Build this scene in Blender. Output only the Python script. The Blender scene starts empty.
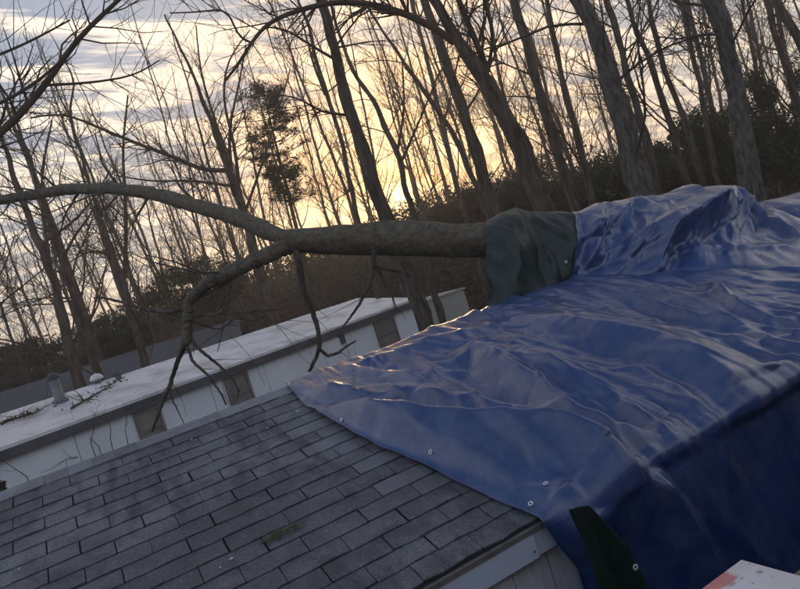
import bpy, math, random
import numpy as np
from mathutils import Vector, Matrix
from mathutils.bvhtree import BVHTree

# ---------------------------------------------------------------- camera, world, sun, exposure
R = math.radians
scene = bpy.context.scene
COL = scene.collection
F = 650.0                       # focal length in photo pixels (800 wide)
CZ = 3.85                       # camera height above the yard
_u = np.array([.85260534, -.27939127, .44159331]); _u /= np.linalg.norm(_u)
_v = np.array([.50220066, .19414729, -.8426751]); _v -= _u * (_u @ _v); _v /= np.linalg.norm(_v)
_n = -np.cross(_u, _v)
TH = R(18.43)                   # pitch of the shingle roof
_up = math.cos(TH) * _n - math.sin(TH) * _v
_yh = -(math.cos(TH) * _v + math.sin(TH) * _n)
W = np.array([_u, _yh, _up])    # camera axes (right, down, forward) -> world
CAM = np.array([0, 0, CZ])
cam_data = bpy.data.cameras.new('camera')
cam_data.sensor_width = 36.0
cam_data.lens = 36.0 * F / 800.0
cam_data.clip_start = 0.05
cam_data.clip_end = 3000
cam = bpy.data.objects.new('camera', cam_data)
COL.objects.link(cam)
cx, cy, cz_ = W[:, 0], -W[:, 1], -W[:, 2]
cam.matrix_world = Matrix(((cx[0], cy[0], cz_[0], 0), (cx[1], cy[1], cz_[1], 0), (cx[2], cy[2], cz_[2], CZ), (0, 0, 0, 1)))
scene.camera = cam

def ray(px, py):
    return W @ np.array([px - 400.0, py - 294.5, F])
def at_depth(px, py, d):
    return CAM + ray(px, py) * (d / F)
def at_Y(px, py, Y):
    r = ray(px, py); return CAM + r * (Y / r[1])

SUN_AZ = math.atan2(ray(405, 197)[0], ray(405, 197)[1])
SUN_EL = R(6.9)
sun_dir = np.array([math.sin(SUN_AZ) * math.cos(SUN_EL), math.cos(SUN_AZ) * math.cos(SUN_EL), math.sin(SUN_EL)])

world = bpy.data.worlds.new('World')
scene.world = world
world.use_nodes = True
nt = world.node_tree
nt.nodes.clear()
def N(tree, typ, **kw):
    n = tree.nodes.new(typ)
    for k, v in kw.items(): setattr(n, k, v)
    return n
def setin(n, **kw):
    for k, v in kw.items(): n.inputs[k.replace('_', ' ')].default_value = v
def math_node(tree, op, a, b=None, clamp=False):
    n = N(tree, 'ShaderNodeMath', operation=op, use_clamp=clamp)
    for i, x in enumerate((a, b)):
        if x is None: continue
        if isinstance(x, (int, float)): n.inputs[i].default_value = x
        else: tree.links.new(x, n.inputs[i])
    return n.outputs[0]
def mixc(tree, f, a, b, blend='MIX'):
    n = N(tree, 'ShaderNodeMix', data_type='RGBA', blend_type=blend)
    for s, x in ((0, f), (6, a), (7, b)):
        if isinstance(x, (int, float)): n.inputs[s].default_value = x
        elif isinstance(x, tuple): n.inputs[s].default_value = (*x, 1)
        else: tree.links.new(x, n.inputs[s])
    return n.outputs[2]
def ramp(tree, fac, *stops, interp='LINEAR'):
    n = N(tree, 'ShaderNodeValToRGB')
    cr = n.color_ramp; cr.interpolation = interp
    while len(cr.elements) < len(stops): cr.elements.new(0.5)
    for e, (p, c) in zip(cr.elements, stops):
        e.position = p
        e.color = (c, c, c, 1) if isinstance(c, (int, float)) else (*c, 1)
    tree.links.new(fac, n.inputs[0])
    return n.outputs[0]

sky = N(nt, 'ShaderNodeTexSky', sky_type='NISHITA', sun_disc=False, sun_elevation=SUN_EL, sun_rotation=SUN_AZ, altitude=100, air_density=1.0, dust_density=1.5, ozone_density=1.5)
bg_sky = N(nt, 'ShaderNodeBackground'); bg_sky.inputs[1].default_value = 0.15
nt.links.new(sky.outputs[0], bg_sky.inputs[0])
tc = N(nt, 'ShaderNodeTexCoord')
sep = N(nt, 'ShaderNodeSeparateXYZ'); nt.links.new(tc.outputs['Generated'], sep.inputs[0])
zc = math_node(nt, 'MAXIMUM', sep.outputs[2], 0.0)
zd = math_node(nt, 'ADD', zc, 0.07)
px_ = math_node(nt, 'DIVIDE', sep.outputs[0], zd)
py_ = math_node(nt, 'DIVIDE', sep.outputs[1], zd)
comb = N(nt, 'ShaderNodeCombineXYZ')
nt.links.new(math_node(nt, 'MULTIPLY', px_, 0.75), comb.inputs[0])
nt.links.new(math_node(nt, 'ADD', math_node(nt, 'MULTIPLY', py_, 2.9), math_node(nt, 'MULTIPLY', px_, -0.45)), comb.inputs[1])
n1 = N(nt, 'ShaderNodeTexNoise'); setin(n1, Scale=1.75, Detail=7.0, Roughness=0.60, Distortion=0.5)
nt.links.new(comb.outputs[0], n1.inputs['Vector'])
mp2 = N(nt, 'ShaderNodeMapping'); mp2.inputs['Location'].default_value = (3.7, 1.9, 0); mp2.inputs['Scale'].default_value = (0.5, 0.35, 1)
nt.links.new(comb.outputs[0], mp2.inputs[0])
n2 = N(nt, 'ShaderNodeTexNoise'); setin(n2, Scale=1.0, Detail=4.0, Roughness=0.55)
nt.links.new(mp2.outputs[0], n2.inputs['Vector'])
dot = N(nt, 'ShaderNodeVectorMath', operation='DOT_PRODUCT'); dot.inputs[1].default_value = tuple(sun_dir)
nt.links.new(tc.outputs['Generated'], dot.inputs[0])
near_sun = math_node(nt, 'POWER', math_node(nt, 'MAXIMUM', dot.outputs['Value'], 0.0), 26.0)
glow = math_node(nt, 'POWER', math_node(nt, 'MAXIMUM', dot.outputs['Value'], 0.0), 90.0)
core = math_node(nt, 'POWER', math_node(nt, 'MAXIMUM', dot.outputs['Value'], 0.0), 5000.0)
band = ramp(nt, n1.outputs[0], (0.45, 0.0), (0.55, 1.0))
broad = ramp(nt, n2.outputs[0], (0.35, 0.0), (0.65, 1.0))
lit = mixc(nt, near_sun, (1.38, 1.22, 1.02), (2.05, 1.08, 0.42))       # thin cloud lit from behind
shade = mixc(nt, near_sun, (0.31, 0.39, 0.54), (0.62, 0.52, 0.48))     # thick cloud
cloud = mixc(nt, band, lit, shade)
away = ramp(nt, math_node(nt, 'ADD', math_node(nt, 'MULTIPLY', dot.outputs['Value'], 0.5), 0.5), (0.0, (.82, .95, 1.18)), (0.5, (.80, .92, 1.14)), (0.76, (1.0, 1.0, 1.02)), (0.95, (1.1, 1.08, 1.05)))   # the dusk sky dims away from the sunset
cloud = mixc(nt, 1.0, cloud, away, 'MULTIPLY')
high = ramp(nt, zc, (0.58, (1.0, 1.0, 1.0)), (0.90, (.18, .25, .40)))      # and is darkest overhead
cloud = mixc(nt, 1.0, cloud, high, 'MULTIPLY')
cloud = mixc(nt, math_node(nt, 'MULTIPLY', glow, 0.8), cloud, (3.2, 1.60, 0.46))
cloud = mixc(nt, core, cloud, (9.0, 5.6, 2.4))
bg_cloud = N(nt, 'ShaderNodeBackground'); nt.links.new(cloud, bg_cloud.inputs[0]); bg_cloud.inputs[1].default_value = 1.0
cover = math_node(nt, 'ADD', math_node(nt, 'MULTIPLY', broad, 0.4), 0.62, clamp=True)
ms = N(nt, 'ShaderNodeMixShader')
nt.links.new(cover, ms.inputs[0]); nt.links.new(bg_sky.outputs[0], ms.inputs[1]); nt.links.new(bg_cloud.outputs[0], ms.inputs[2])
wo = N(nt, 'ShaderNodeOutputWorld'); nt.links.new(ms.outputs[0], wo.inputs[0])

sl = bpy.data.lights.new('sun', 'SUN'); sl.energy = 2.0; sl.angle = R(8); sl.color = (1.0, 0.72, 0.42)
so = bpy.data.objects.new('sun', sl); COL.objects.link(so)
so.rotation_euler = Vector(tuple(-sun_dir)).to_track_quat('-Z', 'Y').to_euler()
so.location = tuple(sun_dir * 60)

scene.view_settings.view_transform = 'Standard'
scene.view_settings.look = 'None'
scene.view_settings.exposure = 0.12
scene.view_settings.gamma = 1.0
scene.view_settings.use_curve_mapping = False
scene.render.engine = 'CYCLES'

HAZE = .0038
# ---------------------------------------------------------------- helpers
rng = np.random.default_rng(7)
random.seed(7)

def new_mesh(name, verts, quads=None, tris=None, smooth=True):
    me = bpy.data.meshes.new(name)
    verts = np.asarray(verts, dtype=np.float32)
    faces = []
    q = np.asarray(quads, dtype=np.int32).reshape(-1, 4) if quads is not None and len(quads) else np.zeros((0, 4), np.int32)
    t = np.asarray(tris, dtype=np.int32).reshape(-1, 3) if tris is not None and len(tris) else np.zeros((0, 3), np.int32)
    me.vertices.add(len(verts)); me.vertices.foreach_set('co', verts.ravel())
    nl = q.size + t.size
    me.loops.add(nl); me.loops.foreach_set('vertex_index', np.concatenate([q.ravel(), t.ravel()]))
    npoly = len(q) + len(t)
    me.polygons.add(npoly)
    starts = np.concatenate([np.arange(len(q)) * 4, q.size + np.arange(len(t)) * 3]).astype(np.int32)
    me.polygons.foreach_set('loop_start', starts)
    me.polygons.foreach_set('use_smooth', np.full(npoly, smooth))
    me.update(calc_edges=True); me.validate()
    return me

class MB:
    """collects pieces of one mesh"""
    def __init__(s): s.v = []; s.q = []; s.t = []; s.n = 0
    def add(s, v, q=None, t=None):
        v = np.asarray(v, float)
        if q is not None and len(q): s.q.append(np.asarray(q, int).reshape(-1, 4) + s.n)
        if t is not None and len(t): s.t.append(np.asarray(t, int).reshape(-1, 3) + s.n)
        s.v.append(v); s.n += len(v)
    def box(s, lo, hi, M=None):
        (x0, y0, z0), (x1, y1, z1) = lo, hi
        v = np.array([(x, y, z) for z in (z0, z1) for y in (y0, y1) for x in (x0, x1)], float)
        if M is not None: v = M(v)
        s.add(v, [(0, 2, 3, 1), (4, 5, 7, 6), (0, 1, 5, 4), (2, 6, 7, 3), (0, 4, 6, 2), (1, 3, 7, 5)])
    def tube(s, pts, rad, k=6, cap=False, rough=0.0, seed=0):
        pts = np.asarray(pts, float); n = len(pts)
        rad = np.broadcast_to(np.asarray(rad, float), (n,))
        t = np.gradient(pts, axis=0); t /= np.linalg.norm(t, axis=1)[:, None] + 1e-9
        m = np.abs(t.mean(0)); ref = np.eye(3)[int(np.argmin(m))]
        a = np.cross(t, ref); a /= np.linalg.norm(a, axis=1)[:, None] + 1e-9
        b = np.cross(t, a)
        an = np.arange(k) * 2 * math.pi / k
        v = pts[:, None] + rad[:, None, None] * (np.cos(an)[None, :, None] * a[:, None] + np.sin(an)[None, :, None] * b[:, None])
        if rough:
            g_ = np.random.default_rng(seed); ph = g_.uniform(0, 50)
            L_ = np.concatenate([[0], np.cumsum(np.linalg.norm(np.diff(pts, axis=0), axis=1))])[:, None] + 0 * an[None]
            A_ = 0 * L_ + an[None]
            nz_ = noise2(np.cos(A_) * 1.3 + ph + L_ * .9, np.sin(A_) * 1.3 + L_ * 1.7, 3) + .6 * noise2(np.cos(A_) * 3 + ph, np.sin(A_) * 3 + L_ * 5, 4)
            v = pts[:, None] + (v - pts[:, None]) * (1 + rough * nz_)[..., None]
        i = (np.arange(n - 1) * k)[:, None]; j = np.arange(k)[None]; j2 = (j + 1) % k
        q = np.stack([i + j, i + j2, i + k + j2, i + k + j], -1).reshape(-1, 4)
        v = v.reshape(-1, 3); tt = []
        if cap:
            v = np.vstack([v, pts[0], pts[-1]]); c0 = n * k
            for jj in range(k):
                tt.append((c0, (jj + 1) % k, jj)); tt.append((c0 + 1, (n - 1) * k + jj, (n - 1) * k + (jj + 1) % k))
        s.add(v, q, tt)
    def grid(s, P, flip=False):
        h, w = P.shape[:2]
        i = np.arange(h - 1)[:, None] * w; j = np.arange(w - 1)[None]
        q = np.stack([i + j, i + j + 1, i + w + j + 1, i + w + j], -1).reshape(-1, 4)
        if flip: q = q[:, ::-1]
        s.add(P.reshape(-1, 3), q)
    def mesh(s, name, smooth=True):
        return new_mesh(name, np.concatenate(s.v), np.concatenate(s.q) if s.q else None, np.concatenate(s.t) if s.t else None, smooth)
    def build(s, name, mat, parent=None, smooth=True, loc=None):
        return link(name, s.mesh(name, smooth), mat, parent, loc)

def link(name, me, mat, parent=None, loc=None):
    o = bpy.data.objects.new(name, me)
    if mat is not None and not me.materials: me.materials.append(mat)
    COL.objects.link(o)
    if loc is not None: o.location = tuple(loc)
    if parent is not None:
        o.parent = parent
    return o
def thing(name, label, cat, loc=(0, 0, 0), group=None):
    o = bpy.data.objects.new(name, None); COL.objects.link(o)
    o.location = tuple(loc); o.empty_display_size = .2
    return tag(o, label, cat, group)
def tag(o, label, cat, group=None):
    o['label'] = label; o['category'] = cat
    if group: o['group'] = group
    return o

# gradient noise on numpy arrays
_perm = np.random.default_rng(3).permutation(512).astype(np.int64)
_ga = np.random.default_rng(5).uniform(0, 2 * math.pi, 512)
def noise2(x, y, seed=0):
    x = np.asarray(x, float) + seed * 17.31; y = np.asarray(y, float) - seed * 9.17
    xi = np.floor(x).astype(np.int64); yi = np.floor(y).astype(np.int64)
    xf = x - xi; yf = y - yi
    u = xf**3 * (xf * (xf * 6 - 15) + 10); v = yf**3 * (yf * (yf * 6 - 15) + 10)
    def g(ix, iy, dx, dy):
        a = _ga[_perm[(_perm[ix & 511] + iy) & 511]]
        return np.cos(a) * dx + np.sin(a) * dy
    n00 = g(xi, yi, xf, yf); n10 = g(xi + 1, yi, xf - 1, yf)
    n01 = g(xi, yi + 1, xf, yf - 1); n11 = g(xi + 1, yi + 1, xf - 1, yf - 1)
    return ((n00 * (1 - u) + n10 * u) * (1 - v) + (n01 * (1 - u) + n11 * u) * v) * 1.5
def sstep(a, b, x):
    t = np.clip((np.asarray(x, float) - a) / (b - a), 0, 1); return t * t * (3 - 2 * t)

# ---------------------------------------------------------------- materials
MATS = {}
def mat(name, color, rough=0.8, color2=None, scale=4.0, stretch=(1, 1, 1), detail=6, lo=.35, hi=.65, bump=0.0, bscale=None, spec=.5, metal=0.0, coords='Object', bdist=.02):
    m = bpy.data.materials.new(name); m.use_nodes = True
    t = m.node_tree; b = t.nodes['Principled BSDF']
    b.inputs['Base Color'].default_value = (*color, 1); b.inputs['Roughness'].default_value = rough
    b.inputs['Specular IOR Level'].default_value = spec; b.inputs['Metallic'].default_value = metal
    co = N(t, 'ShaderNodeTexCoord')
    mp = N(t, 'ShaderNodeMapping'); mp.inputs['Scale'].default_value = stretch
    t.links.new(co.outputs[coords], mp.inputs[0])
    nz = N(t, 'ShaderNodeTexNoise'); setin(nz, Scale=scale, Detail=detail, Roughness=.6)
    t.links.new(mp.outputs[0], nz.inputs['Vector'])
    if color2 is not None:
        f = ramp(t, nz.outputs[0], (lo, 0.0), (hi, 1.0))
        c = mixc(t, f, color, color2)
        t.links.new(c, b.inputs['Base Color'])
    if bump:
        nb = N(t, 'ShaderNodeTexNoise'); setin(nb, Scale=bscale or scale * 3, Detail=5.0, Roughness=.6)
        t.links.new(mp.outputs[0], nb.inputs['Vector'])
        bn = N(t, 'ShaderNodeBump'); setin(bn, Strength=bump, Distance=bdist)
        t.links.new(nb.outputs[0], bn.inputs['Height']); t.links.new(bn.outputs[0], b.inputs['Normal'])
    MATS[name] = m
    return m

BARK = mat('bark', (.035, .028, .023), .9, (.13, .107, .088), 11, (1, 1, .22), bump=1.0, bscale=22, spec=.2)
BARK_PALE = mat('pale_bark', (.042, .037, .032), .9, (.155, .142, .126), 20, (1, 1, .3), bump=1.0, bscale=20, spec=.2)
BARK_FALLEN = mat('lichen_bark', (.075, .065, .050), .95, (.20, .178, .140), 26, (.45, 1, 1), lo=.3, hi=.72, bump=.7, bscale=60, spec=.15)
TWIG = mat('twig', (.055, .042, .033), .9, (.11, .083, .064), 3, spec=.2)
GROUND = mat('leaf_litter', (.055, .042, .028), .95, (.12, .085, .05), 1.2, bump=.6, bscale=9, spec=.1)
HILL = mat('wooded_hill_litter', (.035, .03, .02), .95, (.075, .055, .035), .8, bump=.6, bscale=4, spec=.1)
LEAF_DARK = mat('evergreen_leaf', (.022, .032, .016), .7, (.05, .06, .03), .9, spec=.3)
LEAF_DEAD = mat('dead_leaf', (.05, .04, .026), .85, (.085, .062, .036), .7, spec=.2)
NEEDLE = mat('pine_needle', (.03, .042, .022), .7, (.06, .07, .035), 1.1, spec=.3)
NEIGH_ROOF = mat('white_roof_coating', (.74, .74, .75), .55, (.42, .40, .38), 1.6, (1, 1, 1), lo=.46, hi=.70, bump=.15, bscale=14)
NEIGH_WALL = mat('pale_grey_wall', (.74, .78, .82), .7, (.66, .70, .75), 1.1, bump=.08, bscale=40)
NEIGH_DARK = mat('dark_trim', (.06, .06, .065), .7, (.10, .10, .11), 3)
WHITE_DOOR = mat('white_door_paint', (.74, .77, .80), .5, (.66, .69, .73), 3)
GLASS_DULL = mat('dull_window_pane', (.16, .155, .15), .18, (.24, .225, .21), 2)
WINFRAME = mat('brown_window_frame', (.14, .125, .11), .7, (.2, .18, .16), 5)
RED = mat('red_cloth', (.36, .06, .045), .8, (.25, .05, .04), 8)
GALV = mat('galvanised_metal', (.22, .23, .25), .55, (.14, .15, .16), 6, metal=.3)
SLATE = mat('slate_roof', (.05, .055, .07), .8, (.075, .08, .095), 2, bump=.3, bscale=12)
BEIGE = mat('beige_panel', (.42, .42, .37), .75, (.36, .36, .32), 1.5, bump=.05)
DECK = mat('gap_shade_felt', (.022, .024, .03), .95, (.04, .042, .05), 20)  # dark felt; in the shingle row gaps it stands in for butt shadows
DRIP = mat('drip_edge_metal', (.20, .19, .17), .55, (.11, .10, .09), 9)
FASCIA = mat('fascia_paint', (.62, .70, .82), .45, (.55, .63, .75), 2, (1, 1, 1), bump=.03)
SIDING = mat('weathered_siding', (.80, .85, .92), .75, (.60, .64, .70), 5, (6, 6, .5), bump=.25, bscale=30)
WOOD = mat('plank_wood', (.24, .18, .12), .8, (.16, .12, .08), 4, (1, 6, 6), bump=.3)
GROMMET = mat('grommet_metal', (.85, .86, .88), .3, (.7, .7, .72), 30)
SPRIG = mat('green_sprig', (.05, .075, .028), .8, (.08, .10, .04), 20)
CHIP = mat('pale_wood_chip', (.55, .52, .48), .8, (.4, .38, .35), 20)

def shingle_mat():
    m = bpy.data.materials.new('asphalt_shingle'); m.use_nodes = True
    t = m.node_tree; b = t.nodes['Principled BSDF']; b.inputs['Roughness'].default_value = .82; b.inputs['Specular IOR Level'].default_value = .45
    geo = N(t, 'ShaderNodeNewGeometry'); oi = N(t, 'ShaderNodeObjectInfo')
    def nz(sc, det, rg=.6):
        n = N(t, 'ShaderNodeTexNoise'); setin(n, Scale=sc, Detail=det, Roughness=rg)
        t.links.new(geo.outputs['Position'], n.inputs['Vector']); return n.outputs[0]
    gran = nz(260, 2, .7)
    blot = nz(5.5, 5)
    big = nz(1.15, 3)
    c = mixc(t, ramp(t, oi.outputs['Random'], (0, 0.0), (1, 1.0)), (.150, .159, .175), (.185, .195, .213))
    c = mixc(t, ramp(t, blot, (.44, 0.0), (.64, .65)), c, (.058, .061, .074))
    c = mixc(t, ramp(t, big, (.36, .6), (.56, 0.0)), c, (.07, .068, .077))
    mid = nz(14, 4, .65)
    c = mixc(t, ramp(t, mid, (.54, 0.0), (.70, .25)), c, (.24, .265, .31))
    sp = ramp(t, nz(70, 2), (.66, 0.0), (.74, .5))
    c = mixc(t, sp, c, (.30, .31, .33))
    streak_mp = N(t, 'ShaderNodeMapping'); streak_mp.inputs['Scale'].default_value = (3.2, .7, .7); t.links.new(geo.outputs['Position'], streak_mp.inputs[0])
    stn = N(t, 'ShaderNodeTexNoise'); setin(stn, Scale=1.6, Detail=6.0, Roughness=.65); t.links.new(streak_mp.outputs[0], stn.inputs['Vector'])
    c = mixc(t, ramp(t, stn.outputs[0], (.50, 0.0), (.64, .75)), c, (.045, .045, .052))
    c = mixc(t, 1.0, c, ramp(t, nz(95, 3, .7), (.30, .62), (.72, 1.40)), 'MULTIPLY')
    g = ramp(t, gran, (.25, .45), (.75, 1.45))
    c = mixc(t, 1.0, c, g, 'MULTIPLY')
    oc = N(t, 'ShaderNodeAttribute', attribute_type='OBJECT', attribute_name='wear')
    c = mixc(t, oc.outputs['Fac'], c, (.36, .38, .41))
    t.links.new(c, b.inputs['Base Color'])
    bn = N(t, 'ShaderNodeBump'); setin(bn, Strength=.7, Distance=.003); t.links.new(gran, bn.inputs['Height']); t.links.new(bn.outputs[0], b.inputs['Normal'])
    return m
SHINGLE = shingle_mat()

def tarp_mat(name, c1, c2, rough, dust, sheen):
    m = bpy.data.materials.new(name); m.use_nodes = True
    t = m.node_tree; b = t.nodes['Principled BSDF']
    geo = N(t, 'ShaderNodeNewGeometry')
    def nz(sc, det, rg=.6, dist=0.0):
        n = N(t, 'ShaderNodeTexNoise'); setin(n, Scale=sc, Detail=det, Roughness=rg, Distortion=dist)
        t.links.new(geo.outputs['Position'], n.inputs['Vector']); return n.outputs[0]
    c = mixc(t, ramp(t, nz(1.6, 4), (.35, 0.0), (.65, 1.0)), c1, c2)
    c = mixc(t, ramp(t, nz(9, 5), (.42, 0.0), (.72, dust)), c, (.22, .25, .32))
    t.links.new(c, b.inputs['Base Color'])
    r = ramp(t, nz(6, 4), (.3, rough - .06), (.7, rough + .10))
    t.links.new(r, b.inputs['Roughness'])
    b.inputs['Specular IOR Level'].default_value = .65 if sheen > .2 else .5
    b.inputs['Coat Weight'].default_value = sheen; b.inputs['Coat Roughness'].default_value = .24; b.inputs['Coat IOR'].default_value = 1.5
    # crinkles: creased noise, and the woven tapes
    a = math_node(t, 'ABSOLUTE', math_node(t, 'SUBTRACT', nz(16, 3, .55, .6), .5))
    a2 = math_node(t, 'ABSOLUTE', math_node(t, 'SUBTRACT', nz(38, 2, .5, .4), .5))
    hgt = math_node(t, 'ADD', a, math_node(t, 'MULTIPLY', a2, .5))
    bn = N(t, 'ShaderNodeBump'); setin(bn, Strength=.20, Distance=.03); t.links.new(hgt, bn.inputs['Height'])
    bn2 = N(t, 'ShaderNodeBump'); setin(bn2, Strength=.12, Distance=.003); t.links.new(nz(420, 2), bn2.inputs['Height'])
    t.links.new(bn.outputs[0], bn2.inputs['Normal']); t.links.new(bn2.outputs[0], b.inputs['Normal'])
    return m
TARP = tarp_mat('blue_poly_tarp', (.003, .033, .140), (.005, .045, .180), .36, .20, .9)
TARP_GREEN = tarp_mat('green_tarp_reverse', (.003, .017, .015), (.005, .024, .020), .45, .06, .0)

# ---------------------------------------------------------------- ground and hill
sil_px = [(-300, 440), (-120, 395), (0, 362), (60, 345), (120, 318), (150, 300), (200, 290), (240, 280), (290, 262), (350, 240), (385, 228), (408, 219), (430, 204), (450, 195), (480, 184), (520, 174), (560, 172), (620, 165), (700, 150), (760, 142), (800, 135), (900, 100), (1100, 40)]
_az, _el = [], []
for p in sil_px:
    r = ray(*p); _az.append(math.atan2(r[0], r[1])); _el.append(r[2] / math.hypot(r[0], r[1]))
_o = np.argsort(_az); _az = np.array(_az)[_o]; _el = np.array(_el)[_o]
def terrain(x, y):
    x = np.asarray(x, float); y = np.asarray(y, float)
    d = np.hypot(x, y); az = np.arctan2(x, y)
    top = CZ + np.interp(az, _az, _el) * 50.0 - 1.0
    front = sstep(-.2, .3, np.cos(az - R(27)))
    h = top * sstep(20, 50, d) * front
    h += .25 * noise2(x * .12, y * .12) * sstep(6, 20, d)
    return h + 1.6 * noise2(x * .02, y * .02, 3) * sstep(60, 120, d) - .04 * np.clip(d - 50, 0, 400) * front
def ground_sheet():
    rr = np.concatenate([[0.0], np.linspace(1.5, 70, 60), np.geomspace(75, 320, 16)])
    aa = np.linspace(0, 2 * math.pi, 181)
    A, RR = np.meshgrid(aa, rr)
    x, y = RR * np.sin(A), RR * np.cos(A)
    P = np.stack([x, y, terrain(x, y)], -1)
    mb = MB(); mb.grid(P, flip=True)
    o = mb.build('ground', GROUND); o['kind'] = 'structure'
ground_sheet()
def gz(x, y): return float(terrain(np.array([x]), np.array([y]))[0])

# ---------------------------------------------------------------- the house with the shingle roof
O = W @ np.array([-2.24509959, 1.20831131, 3.77282375]) + CAM          # shingle slot (0,0)
VW = np.array([0, -math.cos(TH), -math.sin(TH)])                       # down the slope
NW = np.array([0, -math.sin(TH), math.cos(TH)])                        # out of the roof
TABW, EXPO = .305, .127
RIDGE = O - 1.5 * EXPO * VW; RIDGE[0] = 0.0                            # point of the ridge line at X=0
BE = 18 * EXPO                                                         # ridge to eave along the slope
def roof_pt(X, b, h=0.0):
    X = np.asarray(X, float); b = np.asarray(b, float); h = np.asarray(h, float)
    return np.stack(np.broadcast_arrays(X, RIDGE[1] + b * VW[1] + h * NW[1], RIDGE[2] + b * VW[2] + h * NW[2]), -1)
def on_roof(px, py, h=0.0):
    r = ray(px, py); p0 = RIDGE + h * NW
    t = ((p0 - CAM) @ NW) / (r @ NW)
    p = CAM + r * t
    return p[0], (p - p0) @ VW
EAVE = roof_pt(0, BE)
HX0, HX1 = -3.2, 10.2                                                  # ends of the house

edge_px = [(287.5, 385), (302, 402), (321, 417), (351, 434), (377, 449), (419, 464), (449, 479), (490, 499), (520, 511), (542, 522)]
edge_rb = np.array([on_roof(*p, .012) for p in edge_px])
edge_rb[0, 1] = max(edge_rb[0, 1], 0.0)

house = thing('house', 'low house with grey three-tab shingle roof half covered by the blue tarp', 'house', (0, EAVE[1] + .1, 0))
HL = np.array(house.location)
def hpart(mb, name, m, parent=None, smooth=False):
    me_v = mb
    for i in range(len(me_v.v)): me_v.v[i] = me_v.v[i] - HL
    o = mb.build(name, m, parent or house, smooth)
    return o
# roof deck: both slopes, thin slab
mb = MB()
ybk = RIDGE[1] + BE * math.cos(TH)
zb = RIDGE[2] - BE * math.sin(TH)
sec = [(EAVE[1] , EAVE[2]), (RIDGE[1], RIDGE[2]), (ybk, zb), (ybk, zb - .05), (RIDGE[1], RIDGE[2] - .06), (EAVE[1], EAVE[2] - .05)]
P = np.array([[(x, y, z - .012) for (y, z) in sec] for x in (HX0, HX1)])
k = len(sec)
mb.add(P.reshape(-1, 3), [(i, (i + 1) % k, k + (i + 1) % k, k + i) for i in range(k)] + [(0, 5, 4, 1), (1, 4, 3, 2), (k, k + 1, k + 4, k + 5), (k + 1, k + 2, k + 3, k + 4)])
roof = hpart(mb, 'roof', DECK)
# one shared tab mesh: a thin wedge, thick at its butt
def tab_mesh(w, l, th0, th1, jit=0.0, sd=0):
    g = np.random.default_rng(sd)
    xs = np.linspace(-w / 2, w / 2, 4); lo = []
    up = []
    for i, x in enumerate(xs):
        j = g.normal(0, jit)
        up.append((x, .5 * l, th0)); up.append((x, -.5 * l + j, th1 + g.normal(0, jit * .3))); lo.append((x, .5 * l, -.004)); lo.append((x, -.5 * l + j, -.004))
    v = np.array(up + lo); q = []
    for i in range(3):
        a = 2 * i
        q += [(a, a + 1, a + 3, a + 2), (8 + a, 8 + a + 2, 8 + a + 3, 8 + a + 1), (a + 1, 8 + a + 1, 8 + a + 3, a + 3)]
    q += [(0, 8, 9, 1), (6, 7, 15, 14)]
    return new_mesh('shingle', v, q, smooth=False)
tabs = [tab_mesh(TABW - .006, EXPO - .003, .001, .0070, .0026, s) for s in range(8)]  # tabs cut short so dark deck strips draw the butt-edge shade
tabs_half = tab_mesh(TABW / 2 - .010, EXPO - .005, .001, .0075, .0016, 91)
for m_ in tabs + [tabs_half]: m_.materials.append(SHINGLE)
MR = Matrix(((1, 0, 0), (0, -VW[1], NW[1]), (0, -VW[2], NW[2]))).to_4x4()
HLi = Matrix.Translation(Vector(tuple(-HL)))
wear_px = [(318, 424), (345, 436), (385, 458), (428, 482), (334, 428), (352, 438), (375, 452), (392, 462), (410, 470), (300, 418), (340, 445), (360, 448), (398, 480), (420, 488)]
wear_rb = np.array([on_roof(*p) for p in wear_px])
nsh = 0
for v in range(0, 17):
    b = (v + 1.5) * EXPO
    xl = np.interp(b, edge_rb[:, 1], edge_rb[:, 0])
    off = 0.0 if v % 2 == 0 else .5
    for kx in range(-9, 12):
        X = O[0] + (kx + off + .5) * TABW           # slots fall at whole and half tabs
        if X - TABW / 2 > xl + .22 or X < HX0 + TABW / 2: continue
        nsh += 1
        me = tabs[random.randrange(8)]
        o = link('shingle', me, None, roof)
        p = roof_pt(X + random.gauss(0, .002), b + random.gauss(0, .0015), 0)
        o.matrix_local = HLi @ Matrix.Translation(Vector(tuple(p))) @ MR @ Matrix.Rotation(random.gauss(0, .004), 4, 'Z') @ Matrix.Rotation(random.gauss(0, .006), 4, 'X')
        dd = np.hypot((wear_rb[:, 0] - X) / .22, (wear_rb[:, 1] - b) / .11).min()
        o['wear'] = float(.30 * max(0, 1 - dd) + max(0, random.gauss(-.02, .03)))
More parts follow.
